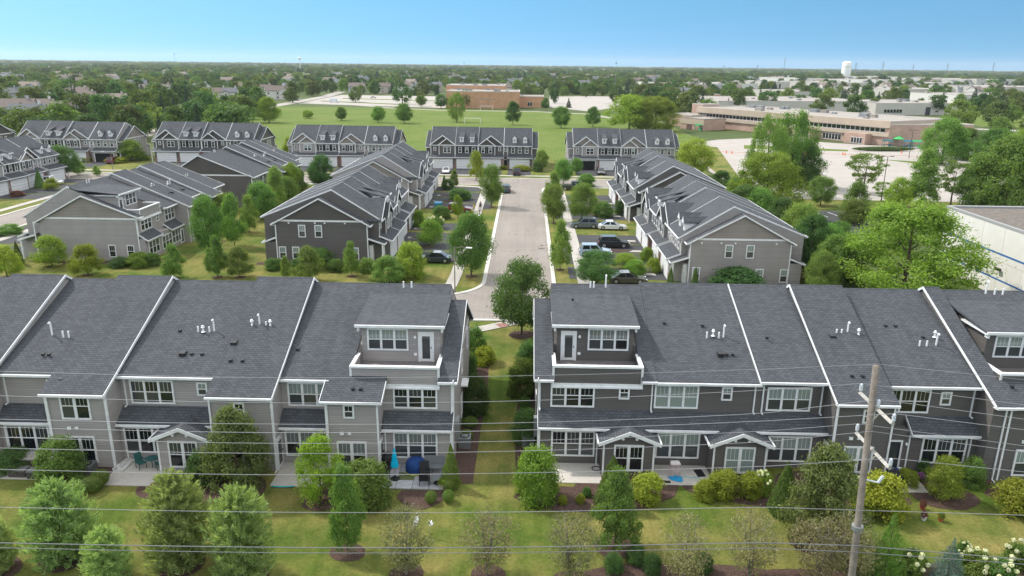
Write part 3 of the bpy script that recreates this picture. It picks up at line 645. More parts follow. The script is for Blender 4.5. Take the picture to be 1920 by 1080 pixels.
R.win('triple1', U(-33.2), .6, 0, style=0); R.win('small', U(-31.5), 4.5, .8, style=0)
for q, z in ((U(-9.4), 3.7), (-.12, 3.7), (U(-26.6), 3.7), (U(-34.7), 3.7)): R.spout(q, .75, z, 5.85)
for q in (-.14, U(-9.1), U(-26.6), U(-34.7)): R.spout(q, -.04, 0, 2.75)
for q in (U(-12.6), U(-16.2), U(-20.2), U(-27.0), U(-30.8)): R.spout(q, -1.06, 0, 5.35)
R.part('corner_board', MB().box(-.12, .02, .77, .8, 3.5, 5.8).box(-.12, .02, -.03, -.002, 0, 2.75).box(.003, .03, .0, .14, 0, 2.75).box(.003, .03, .8, .94, 3, 5.8), TRIM)
R.part('meter_box', MB().box(.003, .26, 1.4, 2.4, 1.2, 2.6).box(.003, .2, 2.6, 3.0, 1.0, 1.6), GREYM)
for v, z in ((6.5, .6), (9., .6), (7, 3.9), (12, 3.9)): R.win('single', 0, z, v, 'right')
R.part('window_hood', MB().box(.003, .5, 6.3, 7.7, 3.0, 3.12), TRIM)
vents(R, [(U(-9.0), 8.5, 'short'), (U(-8.4), 8.5, 'short')], (.4, 6.9))
vents(R, [(U(-15.5), 3.0, 'low'), (U(-11.0), -.4, 'low'), (U(-10.5), -.4, 'low')])
vents(R, [(U(-19.2), 4.8, 'cap'), (U(-18.7), 4.9, 'tall'), (U(-18.2), 4.8, 'short'), (U(-17.9), 4.8, 'cap'), (U(-19.9), 3.1, 'box'), (U(-19.6), 1.5, 'low'), (U(-18.8), 1.5, 'low')], (.4, 6.3))
vents(R, [(U(-23.0), 4.6, 'short'), (U(-22.6), 4.5, 'cap'), (U(-22.2), 4.6, 'short'), (U(-21.9), 4.7, 'tall'), (U(-24.3), 4.6, 'low'), (U(-23.2), 2.4, 'box'), (U(-22.6), 2.4, 'low'), (U(-21.9), 2.4, 'low')])
vents(R, [(U(-33.1), 4.0, 'tall'), (U(-32.2), 3.8, 'short'), (U(-31.8), 3.8, 'short'), (U(-32.6), 2.0, 'low'), (U(-32.2), 2.0, 'low'), (U(-30.9), 4.5, 'low'), (U(-30.2), -.2, 'low')], (.4, 6.1))
# ---------------- rows along the street and across the far street
HP = math.pi/2
ML1, u_ = std_row('townhouse_row', 'dark charcoal townhouse row on the left side of the central street, beside the street lamp', -36., 125.6, -HP, SIDE_D, SHAKE_D, False, True)
for v, z in ((6.2, 3.5), (8.4, 3.5), (2.8+.6, .5), (5.2, .5), (13.2, .5)): ML1.win('single', 28.6, z, v, 'right', 2)
for v in (4.5, 8.0, 9.3, 12.): ML1.part('wall_fixture', MB().box(0, .1, -.1, .1, 0, .16), PVC, loc=(28.6, v, 5.35+.04*(v > 6)))
ML2, _ = std_row('townhouse_row', 'light grey townhouse row farther up the left side of the central street', -36.5, 166-1.5, -HP, SIDE_L, SHAKE_L, False, True)
MR1, _ = std_row('townhouse_row', 'grey townhouse row on the right side of the central street, next to the white warehouse', 35.2, 89.6, HP, SIDE_G, SHAKE_L, False, True)
for v, z in ((7.6, 3.4), (10.2, 3.4), (14, .5), (3.2, .4), (6.2, .4)): MR1.win('single', 0, z, v, 'left', 2)
for v in (4.5, 9.5, 11.2, 13.6): MR1.part('wall_fixture', MB().box(-.1, 0, -.1, .1, 0, .16), PVC, loc=(0, v, 5.2))
MR2, _ = std_row('townhouse_row', 'dark townhouse row farther up the right side of the central street', 34.8, 127.5, HP, SIDE_D, SHAKE_D, False, True)
def rear_simple(R, deckfirst=True):
    """rear of a row along a side lawn: deck unit, main, projecting wing, main, wing"""
    ground_floor(R, 0, 7.2, lean=(0, 4.2)); R.win('triple1', 2.2, .6, 0, style=0); R.win('triple2', 2.3, 3.88, .8, style=0); R.win('small', 5.6, 4.4, .8, style=0)
    if deckfirst: R.deck(1.2, 6.4, 2.0, 4.6, .95, 6.7, style=0)
    R.win('triple1', 6.0, .5, 0, style=0)
    R.part('wall', MB().box(7.2, 11.2, .0, .82, 0, 3.05), R.wall); R.lean(7.0, 10.9, -.38, 2.88, .8, 3.7); R.win('triple1', 9.0, .6, 0, style=0); R.win('triple2', 9.2, 3.88, .8, style=0)
    R.door(10.7, 0, .05)
    bump_extras(R, 11.2, 15.2, 0); ground_floor(R, 15.2, 19.5); R.win('triple1', 17.4, .6, 0); R.win('triple2', 17.4, 3.88, .8); bump_extras(R, 19.5, 23.4, 0); ground_floor(R, 23.4, 28.6); R.win('triple1', 26, .6, 0); R.win('triple2', 26, 3.88, .8)
def rear_row(label, ox, oy, rz, wall, shake, deckfirst=True, order=1):
    R = Row('townhouse_row', label, ox, oy, rz, wall, shake)
    fe = (16.7, 5.7)
    if deckfirst:
        R.section(0, 1.0, rear=(.4, 6.), front=(14.4, 5.2), sf=.54, ol=.3, rakes='l', band='l')
        R.section(1.0, 6.7, rakes='', gut='f', **DECKSEC); R.part('wall', MB().box(1.0, 6.7, .8, 3.8, 0, 5.94), R.wall); R.section(6.7, 7.2, rakes='l' if 0 else '')
        R.part('rake_board', MB().prism([(9.8, 9.52), (10.1, 9.6), (16.75, 5.49), (16.75, 5.72), (10.1, 9.84), (9.8, 9.74)], .95, .998), TRIM)
    else: R.section(0, 7.2, ol=.3, rakes='l', band='l')
    R.section(7.2, 11.2, rear=(.4, 5.9), rakes='l'); R.section(11.2, 15.2, ol=.1, rakes='lr', **BUMP); R.section(15.2, 19.5, rakes='')
    R.section(19.5, 23.4, ol=.1, rakes='lr', **BUMP); R.section(23.4, 28.6, rakes='r', orr=.3, band='r')
    rear_simple(R, deckfirst)
    vents(R, [(3.0, 8.5, 'short'), (3.6, 8.5, 'short')], (.4, 6.9)); vents(R, [(12.4, 4.6, 'short'), (12.9, 4.7, 'cap'), (13.4, 4.6, 'short'), (13.6, 2.2, 'box'), (12.8, 2.2, 'low')], (.4, 6.3))
    vents(R, [(17, 4.4, 'short'), (17.5, 4.5, 'cap'), (18, 4.4, 'tall'), (17.6, 2.4, 'box'), (18.3, 2.4, 'low')]); vents(R, [(25, 5, 'short'), (25.7, 5, 'short')])
    R.part('wall', MB().box(1.2, 28.6, 16.2, 17.6, 0, 3.0), R.wall); R.lean(1.2, 28.6, 18.0, 2.93, 16.25, 3.62)
    R.lean(-.05, 1.2, 17.2, 2.75, 14.8, 3.5); R.post(.1, 16.9, 0, 2.62, .2, 'porch_post')
    for a in range(4):
        c = 4.6+a*6.6; sheet('driveway', [R.world(c-2.6, 17.6), R.world(c+2.6, 17.6), R.world(c+2.6, 30), R.world(c-2.6, 30)], .018, ASPH)
    R.part('corner_board', MB().box(-.05, -.002, .8, .94, 0, 5.8).box(-.05, -.002, 14.66, 14.8, 0, 5.2).box(-.02, .1, .765, .798, 3.6, 5.8), TRIM)
    return R
MLL = rear_row('light taupe townhouse row with its end gable and roof deck beside the side lawn', -50.8, 96.4, HP, SIDE_L, SHAKE_L)
for v in (2.1, 4.6): MLL.win('single', 0, .5, v, 'left', 0)
MLL.win('single', 0, .8, 12.2, 'left', 0)
MLB = rear_row('dark charcoal townhouse row with white rakes behind the taupe row with the side gable', -48.6, 133.5, HP, SIDE_D, SHAKE_D, False)
far = dict(fe=(16.7, 5.9), sf=.70, drivelen=10.6)
F4, _ = std_row('townhouse_row', 'dark townhouse row facing the end of the central street, white car on its drive', 2.6, 210.6, math.pi, SIDE_D, SHAKE_D, False, True, **far)
F5, _ = std_row('townhouse_row', 'light grey far row with an open garage, nearest the bright round tree', 39.4, 211.4, math.pi, SIDE_L, SHAKE_L, False, True, opened='A', **far)
F3, _ = std_row('townhouse_row', 'light grey townhouse row across the far street, seen over the dark street-side row', -33.6, 211.2, math.pi, SIDE_L, SHAKE_L, False, True, **far)
F2, _ = std_row('townhouse_row', 'dark townhouse row across the far street, partly behind the dark deckless row', -71.5, 216., math.pi, SIDE_D, SHAKE_D, False, True, **far)
F1, _ = std_row('townhouse_row', 'light grey townhouse row across the far street, with a car in its open garage', -107., 213.5, math.pi, SIDE_L, SHAKE_L, False, True, opened='D', **far)
F0, _ = std_row('townhouse_row', 'dark townhouse row at the far left with its end gable showing', -146., 216., math.pi, SIDE_D, SHAKE_D, False, True, **far)
FW, _ = std_row('townhouse_row', 'light grey townhouse row on the left side street with two white garage doors showing', -121., 168., -HP, SIDE_L, SHAKE_L, False, True)
for Rr in (F1, F2, F3, F0):
    for v in (6.5, 8.5): Rr.win('single', 0, 3.4, v, 'left', 0)
# ------------------------------------------------------------------ vegetation prototypes (unit height, unit diameter)
BARK = mat('bark', (.11, .085, .065), .95, .1, var=.3, vscale=6, bump=.6, bscale=25)
BARKG = mat('grey_bark', (.17, .15, .13), .95, .1, var=.3, vscale=6)
def quads(name, C, Nn, size, rng, m, asp=1.6, along=None, jit=.5):
    """one leaf-sized quad at every centre C with normal Nn; 'tint' varies per leaf"""
    n = len(C); Nn = Nn+rng.normal(0, jit, (n, 3)); Nn /= np.linalg.norm(Nn, axis=1, keepdims=True)+1e-9
    A = along if along is not None else rng.normal(0, 1, (n, 3))
    A = A-(A*Nn).sum(1, keepdims=True)*Nn; A /= np.linalg.norm(A, axis=1, keepdims=True)+1e-9
    B = np.cross(Nn, A); s = (size*rng.uniform(.6, 1.35, n))[:, None]
    V = np.empty((n, 4, 3)); V[:, 0] = C-A*s*asp*.5; V[:, 1] = C+B*s*.5; V[:, 2] = C+A*s*asp*.5; V[:, 3] = C-B*s*.5
    me = bpy.data.meshes.new(name); me.vertices.add(n*4); me.vertices.foreach_set('co', V.reshape(-1).astype(np.float32))
    me.loops.add(n*4); me.loops.foreach_set('vertex_index', np.arange(n*4, dtype=np.int32))
    me.polygons.add(n); me.polygons.foreach_set('loop_start', np.arange(0, n*4, 4, dtype=np.int32))
    at = me.attributes.new('tint', 'FLOAT', 'FACE'); at.data.foreach_set('value', rng.uniform(0, 1, n).astype(np.float32))
    me.materials.append(m); me.update(calc_edges=True); return me
def unit(v): return v/(np.linalg.norm(v, axis=-1, keepdims=True)+1e-9)
def clumps(rng, K, z0, shape, rlo=.55, rc=(.09, .17)):
    """clump centres inside a crown; shape(t) = relative radius at height t in 0..1 of the crown"""
    out = []
    while len(out) < K:
        t = rng.uniform(.03, .97); R = shape(t)*.5; a = rng.uniform(0, 2*math.pi); q = R*math.sqrt(rng.uniform(rlo*rlo, 1))
        c = rng.uniform(*rc); q = max(0., min(q, R-c*.35)); out.append((q*math.cos(a), q*math.sin(a), z0+(1-z0)*t*(1-c*.4), c))
    return np.array(out)
def crown(name, seed, m, K, per, leaf, z0=.22, shape=None, rlo=.5, rc=(.09, .17), flat=.75, jit=.55, asp=1.5, aspect=1.):
    rng = np.random.default_rng(seed)
    if shape is None:
        ph = rng.uniform(0, 6.3); shape = lambda t: max(.1, math.sin(math.pi*min(1, max(0, t*.86+.1)))**.6*(1+.12*math.sin(7*t+ph)))
    cl = clumps(rng, K, z0, shape, rlo, rc); idx = np.repeat(np.arange(K), per)
    d = unit(rng.normal(0, 1, (K*per, 3))+np.array([0, 0, .25])); r = cl[idx, 3]*np.where(rng.random(K*per) < .16, rng.uniform(1., 1.5, K*per), rng.uniform(.4, 1.05, K*per))
    d2 = d*np.array([1, 1, flat/aspect]); C = cl[idx, :3]+d2*r[:, None]
    C[:, 2] = np.clip(C[:, 2], max(.012, z0*.6), 1.02)
    out = unit(C-np.array([0, 0, .5])); Nn = unit(d+.5*out+np.array([0, 0, .35]))
    return quads(name, C, Nn, np.full(len(C), leaf), rng, m, asp, jit=jit)
def trunk(name, seed, h=.8, r=.022, limbs=7, z0=.2, spread=.3, m=None, stems=1):
    rng = np.random.default_rng(seed+99); b = MB()
    for s in range(stems):
        a = rng.uniform(0, 6.3); l = 0 if stems == 1 else .16
        P = [(0, 0, -.02)]+[(l*math.cos(a)*t+rng.normal(0, .006), l*math.sin(a)*t+rng.normal(0, .006), h*t) for t in (.25, .5, .75, 1.)]
        k = r/math.sqrt(stems); b.tube(P, [k*1.25, k*.9, k*.7, k*.45, k*.15], 7, cap=False)
        for i in range(limbs):
            z = z0+(h-z0)*(i+.5)/limbs; t = z/h; a2 = i*2.4+rng.uniform(-.4, .4); ln = spread*(1.15-t*.7)*rng.uniform(.7, 1.1)
            p0 = np.array([l*math.cos(a)*t, l*math.sin(a)*t, z]); d = np.array([math.cos(a2), math.sin(a2), .75])
            b.tube([p0, p0+d*ln*.5, p0+d*ln*np.array([1, 1, 1.15])], [k*.42*(1.2-t), k*.26, k*.08], 5, cap=False)
    return b.mesh(name, m or BARK, smooth=True)
def conifer(name, seed, m, tiers=18, per=150, leaf=.02, z0=.03, shape=None, up=.25, needle=4.5, jit=.5):
    """whorled branches carrying tufts of needles"""
    rng = np.random.default_rng(seed); C = []; D = []
    shape = shape or (lambda t: (1-t)**.75)
    for i in range(tiers):
        t = (i+.3)/tiers; z = z0+(1-z0)*t; R = .5*shape(t)*rng.uniform(.86, 1.08); nb = max(3, int(10*(shape(t))**.5)+1)
        for j in range(nb):
            a = 2*math.pi*(j+rng.uniform(-.35, .35))/nb+i*1.1; Lr = R*rng.uniform(.72, 1.1); n = max(10, int(per*shape(t)**.8*.5))
            q = Lr*rng.uniform(.12, 1, n)**.7; ph = a+rng.normal(0, .19, n)*(.4+.6*(1-q/max(Lr, 1e-3)))
            C.append(np.stack([q*np.cos(ph), q*np.sin(ph), z+q*up*(.6+.8*t)+rng.normal(0, .014, n)-(q/.5)**2*.03], 1))
            dd = np.stack([np.cos(ph), np.sin(ph), np.full(n, .55+t*.5)], 1)+rng.normal(0, .38, (n, 3)); D.append(dd)
    C = np.concatenate(C); D = np.concatenate(D); C[:, 2] = np.clip(C[:, 2], .0, 1.02)
    Nn = unit(np.cross(D, rng.normal(0, 1, D.shape)))+np.array([0, 0, .4])
    return quads(name, C, Nn, np.full(len(C), leaf), rng, m, needle, unit(D), jit)
def shell(name, seed, m, n, leaf, shape, asp=1.4, z0=0., jit=.5, rough=.1, vert=0., round_=True):
    """dense clipped shrub: leaves fill a closed form, thickest at its lumpy surface"""
    rng = np.random.default_rng(seed); k = 14
    bumps = unit(rng.normal(0, 1, (k, 3)))
    d = unit(rng.normal(0, 1, (n, 3))); q = 1+rough*np.max(np.maximum(0, d@bumps.T)**6, axis=1)*1.6-rough*.6
    rr = q*rng.uniform(.66, 1.0, n)**.6
    if round_: C = np.stack([d[:, 0]*.5*rr, d[:, 1]*.5*rr, .5+d[:, 2]*.5*rr], 1)
    else:
        t = rng.uniform(0, 1, n)**1.25; a = rng.uniform(0, 2*math.pi, n); R = np.array([shape(x) for x in t])*.5*(1+rough*np.sin(5*a+9*t*3+seed))*rng.uniform(.7, 1.03, n)
        C = np.stack([R*np.cos(a), R*np.sin(a), t], 1); d = np.stack([np.cos(a), np.sin(a), np.full(n, .35)], 1)
    C[:, 2] = np.maximum(C[:, 2], 0.01)
    al = None
    if vert: al = unit(np.stack([d[:, 0]*.5, d[:, 1]*.5, np.full(n, 1.)], 1)+rng.normal(0, .25, (n, 3)))
    return quads(name, C, d+np.array([0, 0, .25]), np.full(n, leaf), rng, m, asp, al, jit)
LG = leafm('leaf_mid_green', (.062, .115, .028), (.12, .19, .045)); LD = leafm('leaf_deep_green', (.038, .078, .024), (.075, .13, .038)); LB = leafm('leaf_bright_green', (.085, .14, .02), (.155, .22, .036), .35)
LY = leafm('leaf_lime', (.105, .15, .016), (.17, .215, .03), .35); LO = leafm('leaf_olive', (.095, .10, .045), (.18, .165, .09), .3); PN = leafm('pine_needles', (.115, .168, .062), (.225, .29, .12), .35)
AV = leafm('arborvitae_leaf', (.045, .09, .016), (.095, .155, .032), .25); GO = leafm('golden_leaf', (.115, .15, .016), (.21, .23, .03), .3, .012); SP = leafm('blue_spruce_needles', (.06, .10, .085), (.12, .17, .15), .2)
FARL = leafm('far_leaf', (.033, .062, .019), (.072, .112, .031), .25, .05); FLW = leafm('cream_petal', (.62, .62, .38), (.75, .76, .6), .3, .0); RED = leafm('wine_leaf', (.09, .03, .03), (.16, .06, .05), .3)
dome = lambda t: max(.1, math.sqrt(max(0., 1-(t*.97)**2.2))*(.86+.3*t if t < .45 else 1.))
cone = lambda t: max(.02, (1-t)**.8*(1.0 if t > .08 else .75+t*3)); egg = lambda t: max(.05, math.sin(math.pi*(.16+.82*t))**.75)
ovl = lambda t: max(.08, math.sin(math.pi*min(.98, .12+.84*t))**.85); vase = lambda t: max(.1, (.35+.9*t) if t < .62 else (.91)*math.sqrt(max(0., 1-((t-.62)/.4)**2)))
PROTO = {}
def proto(k):
    """(trunk mesh or None, crown mesh, extra) built once per kind and variant"""
    if k in PROTO: return PROTO[k]
    kind, v = k; sd = v*13+hash(kind) % 7 if False else v*13+sum(map(ord, kind))
    T = lambda **q: trunk('trunk', sd, **q)
    if kind == 'street': r = (T(h=.85, r=.017, spread=.24), crown('crown', sd, LG, 80, 240, .0195, .17, ovl, .15, (.10, .19)))
    elif kind == 'street_dark': r = (T(h=.85, r=.017, spread=.26), crown('crown', sd, LD, 105, 230, .0175, .17, lambda t: max(.12, math.sin(math.pi*min(.97, .14+.8*t**.85))**.7), .2, (.08, .16)))
    elif kind == 'bright': r = (T(h=.8, r=.02), crown('crown', sd, LB, 66, 220, .0215, .12, egg, .15, (.10, .19)))
    elif kind == 'lime': r = (T(h=.8, r=.02), crown('crown', sd, LY, 60, 210, .0225, .1, egg, .2, (.10, .18)))
    elif kind == 'young': r = (T(h=.9, r=.012, spread=.2), crown('crown', sd, LG, 58, 200, .0225, .14, lambda t: max(.1, (.55+1.5*t) if t < .28 else (1-t)**.62*1.15), .1, (.09, .16)))
    elif kind == 'tiered': r = (T(h=.92, r=.016, spread=.3), crown('crown', sd, LG, 90, 210, .0195, .12, lambda t: max(.08, (1-t)**.6*(.9+.22*math.sin(20*t))), .2, (.07, .15), .55))
    elif kind == 'big': r = (T(h=.8, r=.028, spread=.32, limbs=10), crown('crown', sd, LG, 150, 190, .0175, .05, egg, .25, (.08, .15)))
    elif kind == 'big_bright': r = (T(h=.75, r=.026, spread=.3, limbs=10), crown('crown', sd, LB, 190, 210, .0135, .0, lambda t: max(.12, math.sin(math.pi*min(.97, .22+.72*t))**.7*(1+.14*math.sin(9*t+sd))), .4, (.055, .13), .75))
    elif kind == 'big_dark': r = (T(h=.85, r=.026, spread=.3, limbs=10), crown('crown', sd, LD, 150, 190, .0175, .05, ovl, .25, (.07, .14)))
    elif kind == 'poplar': r = (T(h=.9, r=.022, spread=.25), crown('crown', sd, LG, 100, 170, .016, .08, lambda t: max(.08, math.sin(math.pi*(.1+.86*t))**.6), .4, (.06, .11), 1.1))
    elif kind == 'open': r = (T(h=.8, r=.02, spread=.42, limbs=12), crown('crown', sd, LG, 60, 90, .022, .28, vase, .6, (.06, .11), .5))
    elif kind == 'crab': r = (T(h=.9, r=.026, spread=.42, limbs=15, stems=3, m=BARKG), crown('crown', sd, LO, 95, 38, .021, .12, vase, .1, (.07, .15), .8, .9))
    elif kind == 'darkpear': r = (T(h=.8, r=.02, spread=.3), crown('crown', sd, leafm('leaf_dusky', (.055, .082, .028), (.105, .14, .046), .3), 120, 180, .019, .03, lambda t: max(.08, (.75+.9*t) if t < .32 else 1.25*(1-t)**.62), .2, (.07, .14)))
    elif kind == 'pine': r = (T(h=.9, r=.02, limbs=0), conifer('crown', sd, PN, 22, 210, .0125, .0, lambda t: max(.05, math.sin(math.pi*min(1., .30+.66*t))**.8*(1 if t < .8 else 1-(t-.8)*1.6)), .34, 6.0, .6))
    elif kind == 'spruce': r = (T(h=.92, r=.02, limbs=0), conifer('crown', sd, SP if v == 0 else AV, 20, 140, .0105, .03, lambda t: max(.03, 1-t), -.05, 5.))
    elif kind == 'arb': r = (None, shell('foliage', sd, AV, 9000, .02, cone, 2.2, rough=.09, vert=1, round_=False))
    elif kind == 'bush': r = (None, crown('foliage', sd, LB, 70, 190, .03, .0, dome, .55, (.12, .2), .9, .5, 1.4))
    elif kind == 'bush_mid': r = (None, crown('foliage', sd, LG, 70, 190, .03, .0, dome, .5, (.11, .2), .9, .6, 1.4))
    elif kind == 'bush_dark': r = (None, crown('foliage', sd, LD, 70, 180, .03, .0, dome, .5, (.11, .2), .9, .6, 1.4))
    elif kind == 'gold': r = (None, crown('foliage', sd, GO, 60, 150, .034, .0, dome, .4, (.12, .22), .9, .7, 1.7))
    elif kind == 'box': r = (None, shell('foliage', sd, AV, 5000, .035, egg, 1.3, rough=.05))
    elif kind == 'wine': r = (None, crown('foliage', sd, RED, 40, 90, .05, .0, dome, .4, (.12, .22), .9, .7, 1.5))
    elif kind == 'hyd': r = (None, crown('foliage', sd, LB if v else AV, 60, 110, .042, .0, dome, .4, (.12, .2), .9, .6, 1.4))
    elif kind == 'far': r = (T(h=.7, r=.03, limbs=4), crown('crown', sd, FARL, 42, 56, .046, .1, (egg, ovl, vase)[v % 3], .45, (.1, .18), .8))
    elif kind == 'far_bright': r = (T(h=.7, r=.03, limbs=4), crown('crown', sd, leafm('far_leaf_bright', (.058, .098, .02), (.10, .145, .034), .3, .03), 44, 56, .046, .08, (egg, ovl)[v % 2], .45, (.1, .18), .8))
    elif kind == 'far_spruce': r = (T(h=.9, r=.025, limbs=0), conifer('crown', sd, leafm('far_needles', (.016, .034, .023), (.035, .058, .04), .2), 13, 60, .03, .03, lambda t: max(.03, 1-t), -.05, 3.))
    PROTO[k] = r; return r
HEADS = [shell('flower_head', 40+i, FLW, 90, .32, egg, 1.1, rough=.05) for i in range(2)]
def plant(kind, var, x, y, h, w, label, group=None, z=0., name=None, cat=None, rz=None, mulch=0.):
    tk, cr = proto((kind, var)); rz = random.uniform(0, 6.28) if rz is None else rz
    tree = tk is not None
    name = name or {'pine': 'pine_tree', 'spruce': 'spruce_tree', 'far_spruce': 'spruce_tree', 'crab': 'crabapple_tree', 'arb': 'arborvitae', 'hyd': 'hydrangea'}.get(kind, 'leafy_tree' if tree else 'shrub')
    cat = cat or ('tree' if tree else 'shrub')
    if tree:
        o = thing(name, label, cat, (x, y, z), 0, group); t = put('trunk', tk, o, rz=rz, scale=(w, w, h)); t.scale = (min(w, h), min(w, h), h); c = put('crown', cr, o, rz=rz, scale=(w, w, h))
    else:
        o = tag(put(name, cr, None, (x, y, z), rz, (w, w, h)), label, cat, group)
    if kind == 'hyd':
        rg = random.Random(var*31+int(x*10)); n = 11
        for i in range(n):
            a = rg.uniform(0, 6.28); e = rg.uniform(.1, 1.35); d = (math.cos(a)*math.cos(e)*.5, math.sin(a)*math.cos(e)*.5, .42+math.sin(e)*.56)
            put('flower_head', HEADS[i % 2], o, d, a, (.14, .14, .14*w/h))
    if mulch: blob('mulch_bed', x, y, mulch, mulch*.9, .012, MULCH, int(abs(x*10+y)), 18, .06)
    return o
def px(kind, var, bx, by, top, w, label, group=None, mulch=0., **k):
    """plant with its foot at photo pixel (bx, by), its top at row `top`, w pixels wide"""
    p = g(bx, by); d = depth(p); h = max(.3, atY(bx, top, p[1])[2]); ww = w*d/FPX
    return plant(kind, var, float(p[0]), float(p[1]), float(h), float(ww), label, group, mulch=mulch, **k)
random.seed(11)
# ---- back lawn, left
gp = 'soft pines on the back lawn'
PL = 'soft blue-green pine on the lawn behind the taupe row'
for v, x, y, t, w, lb in ((0, 122, 1048, 903, 132, 'soft blue-green pine on the lawn in front of the stone counter patio'), (1, 340, 1058, 890, 138, 'soft pine on the lawn in front of the bistro table patio'), (2, 457, 1082, 915, 126, 'soft pine paired with its neighbour in front of the tall dusky tree'), (1, -8, 1070, 968, 90, 'soft pine on the lawn in front of the low stone wall block')):
    px('pine', v, x, y, t, w, lb, gp, 1.3)
px('pine', 0, 206, 1092, 990, 92, 'short young pine on the back lawn in front of the taller pines', None, 1.0)
px('bush_mid', 0, 118, 903, 822, 82, 'tall rounded green shrub beside the stone seating wall')
px('darkpear', 0, 447, 915, 760, 128, 'tall dusky green tree hiding the gabled bay of the taupe row', None, 1.8)
px('lime', 0, 602, 938, 818, 88, 'bright lime green small tree in a mulch ring', None, 1.3)
px('bush_mid', 1, 685, 942, 868, 98, 'wide round green bush beside the furnished patio')
px('young', 0, 652, 1036, 872, 78, 'slender young tree standing alone in a mulch ring on the back lawn', None, .95)
px('arb', 0, 846, 912, 832, 40, 'narrow dark arborvitae at the corner of the furnished patio')
for x, y in ((808, 943), (841, 941), (842, 921)): px('box', 0, x, y, y-22, 23, 'small clipped boxwood ball in the mulch bed by the furnished patio', 'boxwood balls')
for x, y, w in ((172, 921, 44), (188, 908, 36), (150, 918, 30)): px('box', 1, x, y, y-26, w, 'low rounded boxwood between the patio slab and air conditioner', 'boxwoods by the patio')
px('bush_dark', 0, 382, 905, 845, 60, 'dark green shrub against the gabled bay of the taupe row'); px('wine', 0, 296, 932, 905, 30, 'small wine red flowering shrub at the edge of the concrete patio')
px('bush_dark', 1, 30, 880, 842, 70, 'trailing green shrub behind the stone seating wall')
# ---- back lawn, right
px('bush', 0, 1006, 936, 842, 84, 'large bright green round bush at the corner of the dark row'); px('gold', 2, 992, 880, 850, 36, 'yellow green shrub tucked behind the large round bush')
px('arb', 1, 1146, 946, 855, 72, 'broad arborvitae standing in front of the first gabled bay'); px('tiered', 0, 1153, 1026, 876, 104, 'layered green maple on the lawn in front of the first gabled bay', None, 1.2)
for i, (x, y, t, w) in enumerate(((1213, 936, 890, 64), (1320, 934, 903, 42), (1356, 928, 882, 62), (1405, 932, 888, 44), (1652, 962, 890, 88), (1700, 910, 880, 40), (1905, 960, 905, 80), (1616, 965, 930, 50))):
    px('gold', i % 3, x, y, t, w, 'golden yellow leafy shrub along the back of the dark row', 'golden shrubs behind the dark row')
px('hyd', 1, 1428, 925, 885, 38, 'cream flowering hydrangea beside the tall green cone shrub'); px('hyd', 1, 1602, 925, 895, 50, 'cream flowering hydrangea at the foot of the utility pole')
px('arb', 2, 1467, 962, 866, 62, 'tall green cone shaped arborvitae beside the big dusky tree')
px('darkpear', 1, 1536, 1018, 835, 156, 'big dusky green tree beside the utility pole', None, 1.6)
px('bright', 0, 1766, 934, 858, 76, 'small bright round tree in a mulch bed by the small grill patio', None, 1.6); px('bush_mid', 2, 1818, 908, 858, 48, 'green shrub against the projecting wing of the dark row')
px('bush_dark', 2, 1730, 885, 862, 24, 'small dark round shrub by the grill patio')
px('spruce', 1, 1655, 1095, 955, 96, 'narrow green spruce on the lawn just right of the utility pole'); px('spruce', 0, 1772, 1100, 1008, 92, 'small blue spruce among the cream hydrangeas')
for x, y, w in ((1706, 1075, 56), (1830, 1080, 62), (1868, 1092, 60), (1908, 1062, 56), (1802, 1058, 30)): px('hyd', x % 2, x, y, y-42, w, 'cream flowering hydrangea in the bed at the lawn edge', 'hydrangeas at the lawn edge')
gc = 'sparse crabapples along the back lawn'
for i, (x, y) in enumerate(((762, 1078), (914, 1078), (1070, 1090), (1283, 1095), (1405, 1085), (1530, 1095), (1590, 1090))):
    px('crab', i % 3, x, y, y-118, 122, 'sparse olive leaved crabapple '+('behind the garden spinners', 'facing the grass passage between the rows', 'next to the layered green maple', 'facing the second concrete patio', 'in front of the hydrangea and green cone shrub', 'in front of the big dusky tree', 'at the foot of the utility pole')[i], gc, .95)
for i, (x, y) in enumerate(((1150, 1072), (1192, 1055), (1222, 1074), (1318, 1070))): px('bush_dark', i % 3, x, y, y-34, 38, 'low dark green shrub in the mulch under the crabapples', 'low shrubs under the crabapples')
for i, (x, y) in enumerate(((1055, 945), (1088, 943), (1002, 950), (1100, 930))): px('gold' if i < 2 else 'bush_mid', i % 3, x, y, y-16, 18, 'tiny shrub in the mulch bed below the first concrete patio', 'tiny bed shrubs')
# ---- grass passage between the two front rows
for i, (k, x, y, t, w) in enumerate((('bush_mid', 890, 672, 612, 44), ('bush_dark', 878, 712, 668, 36), ('bush_dark', 890, 775, 705, 58), ('box', 882, 800, 782, 28), ('box', 875, 830, 805, 26), ('box', 880, 695, 660, 30))):
    px(k, i % 3, x, y, t, w, ('leafy shrub at the far end beside', 'dark shrub second from the far end beside', 'largest dark shrub halfway along', 'clipped low ball beyond the air conditioner beside', 'clipped low ball next to the air conditioner beside', 'clipped ball under the window hood beside')[i]+' the taupe end wall')
px('gold', 1, 908, 682, 650, 42, 'yellow green spreading shrub at the street end of the passage')
for i, (x, y, t, w) in enumerate(((992, 688, 640, 50), (980, 740, 672, 58), (984, 830, 768, 54), (984, 766, 744, 26))):
    px(('bush_dark', 'bush_mid', 'bush_dark', 'box')[i], i % 3, x, y, t, w, ('dark shrub nearest the street', 'tall mid green shrub', 'dense dark shrub behind the air conditioner', 'small clipped ball')[i]+' along the dark row end wall')
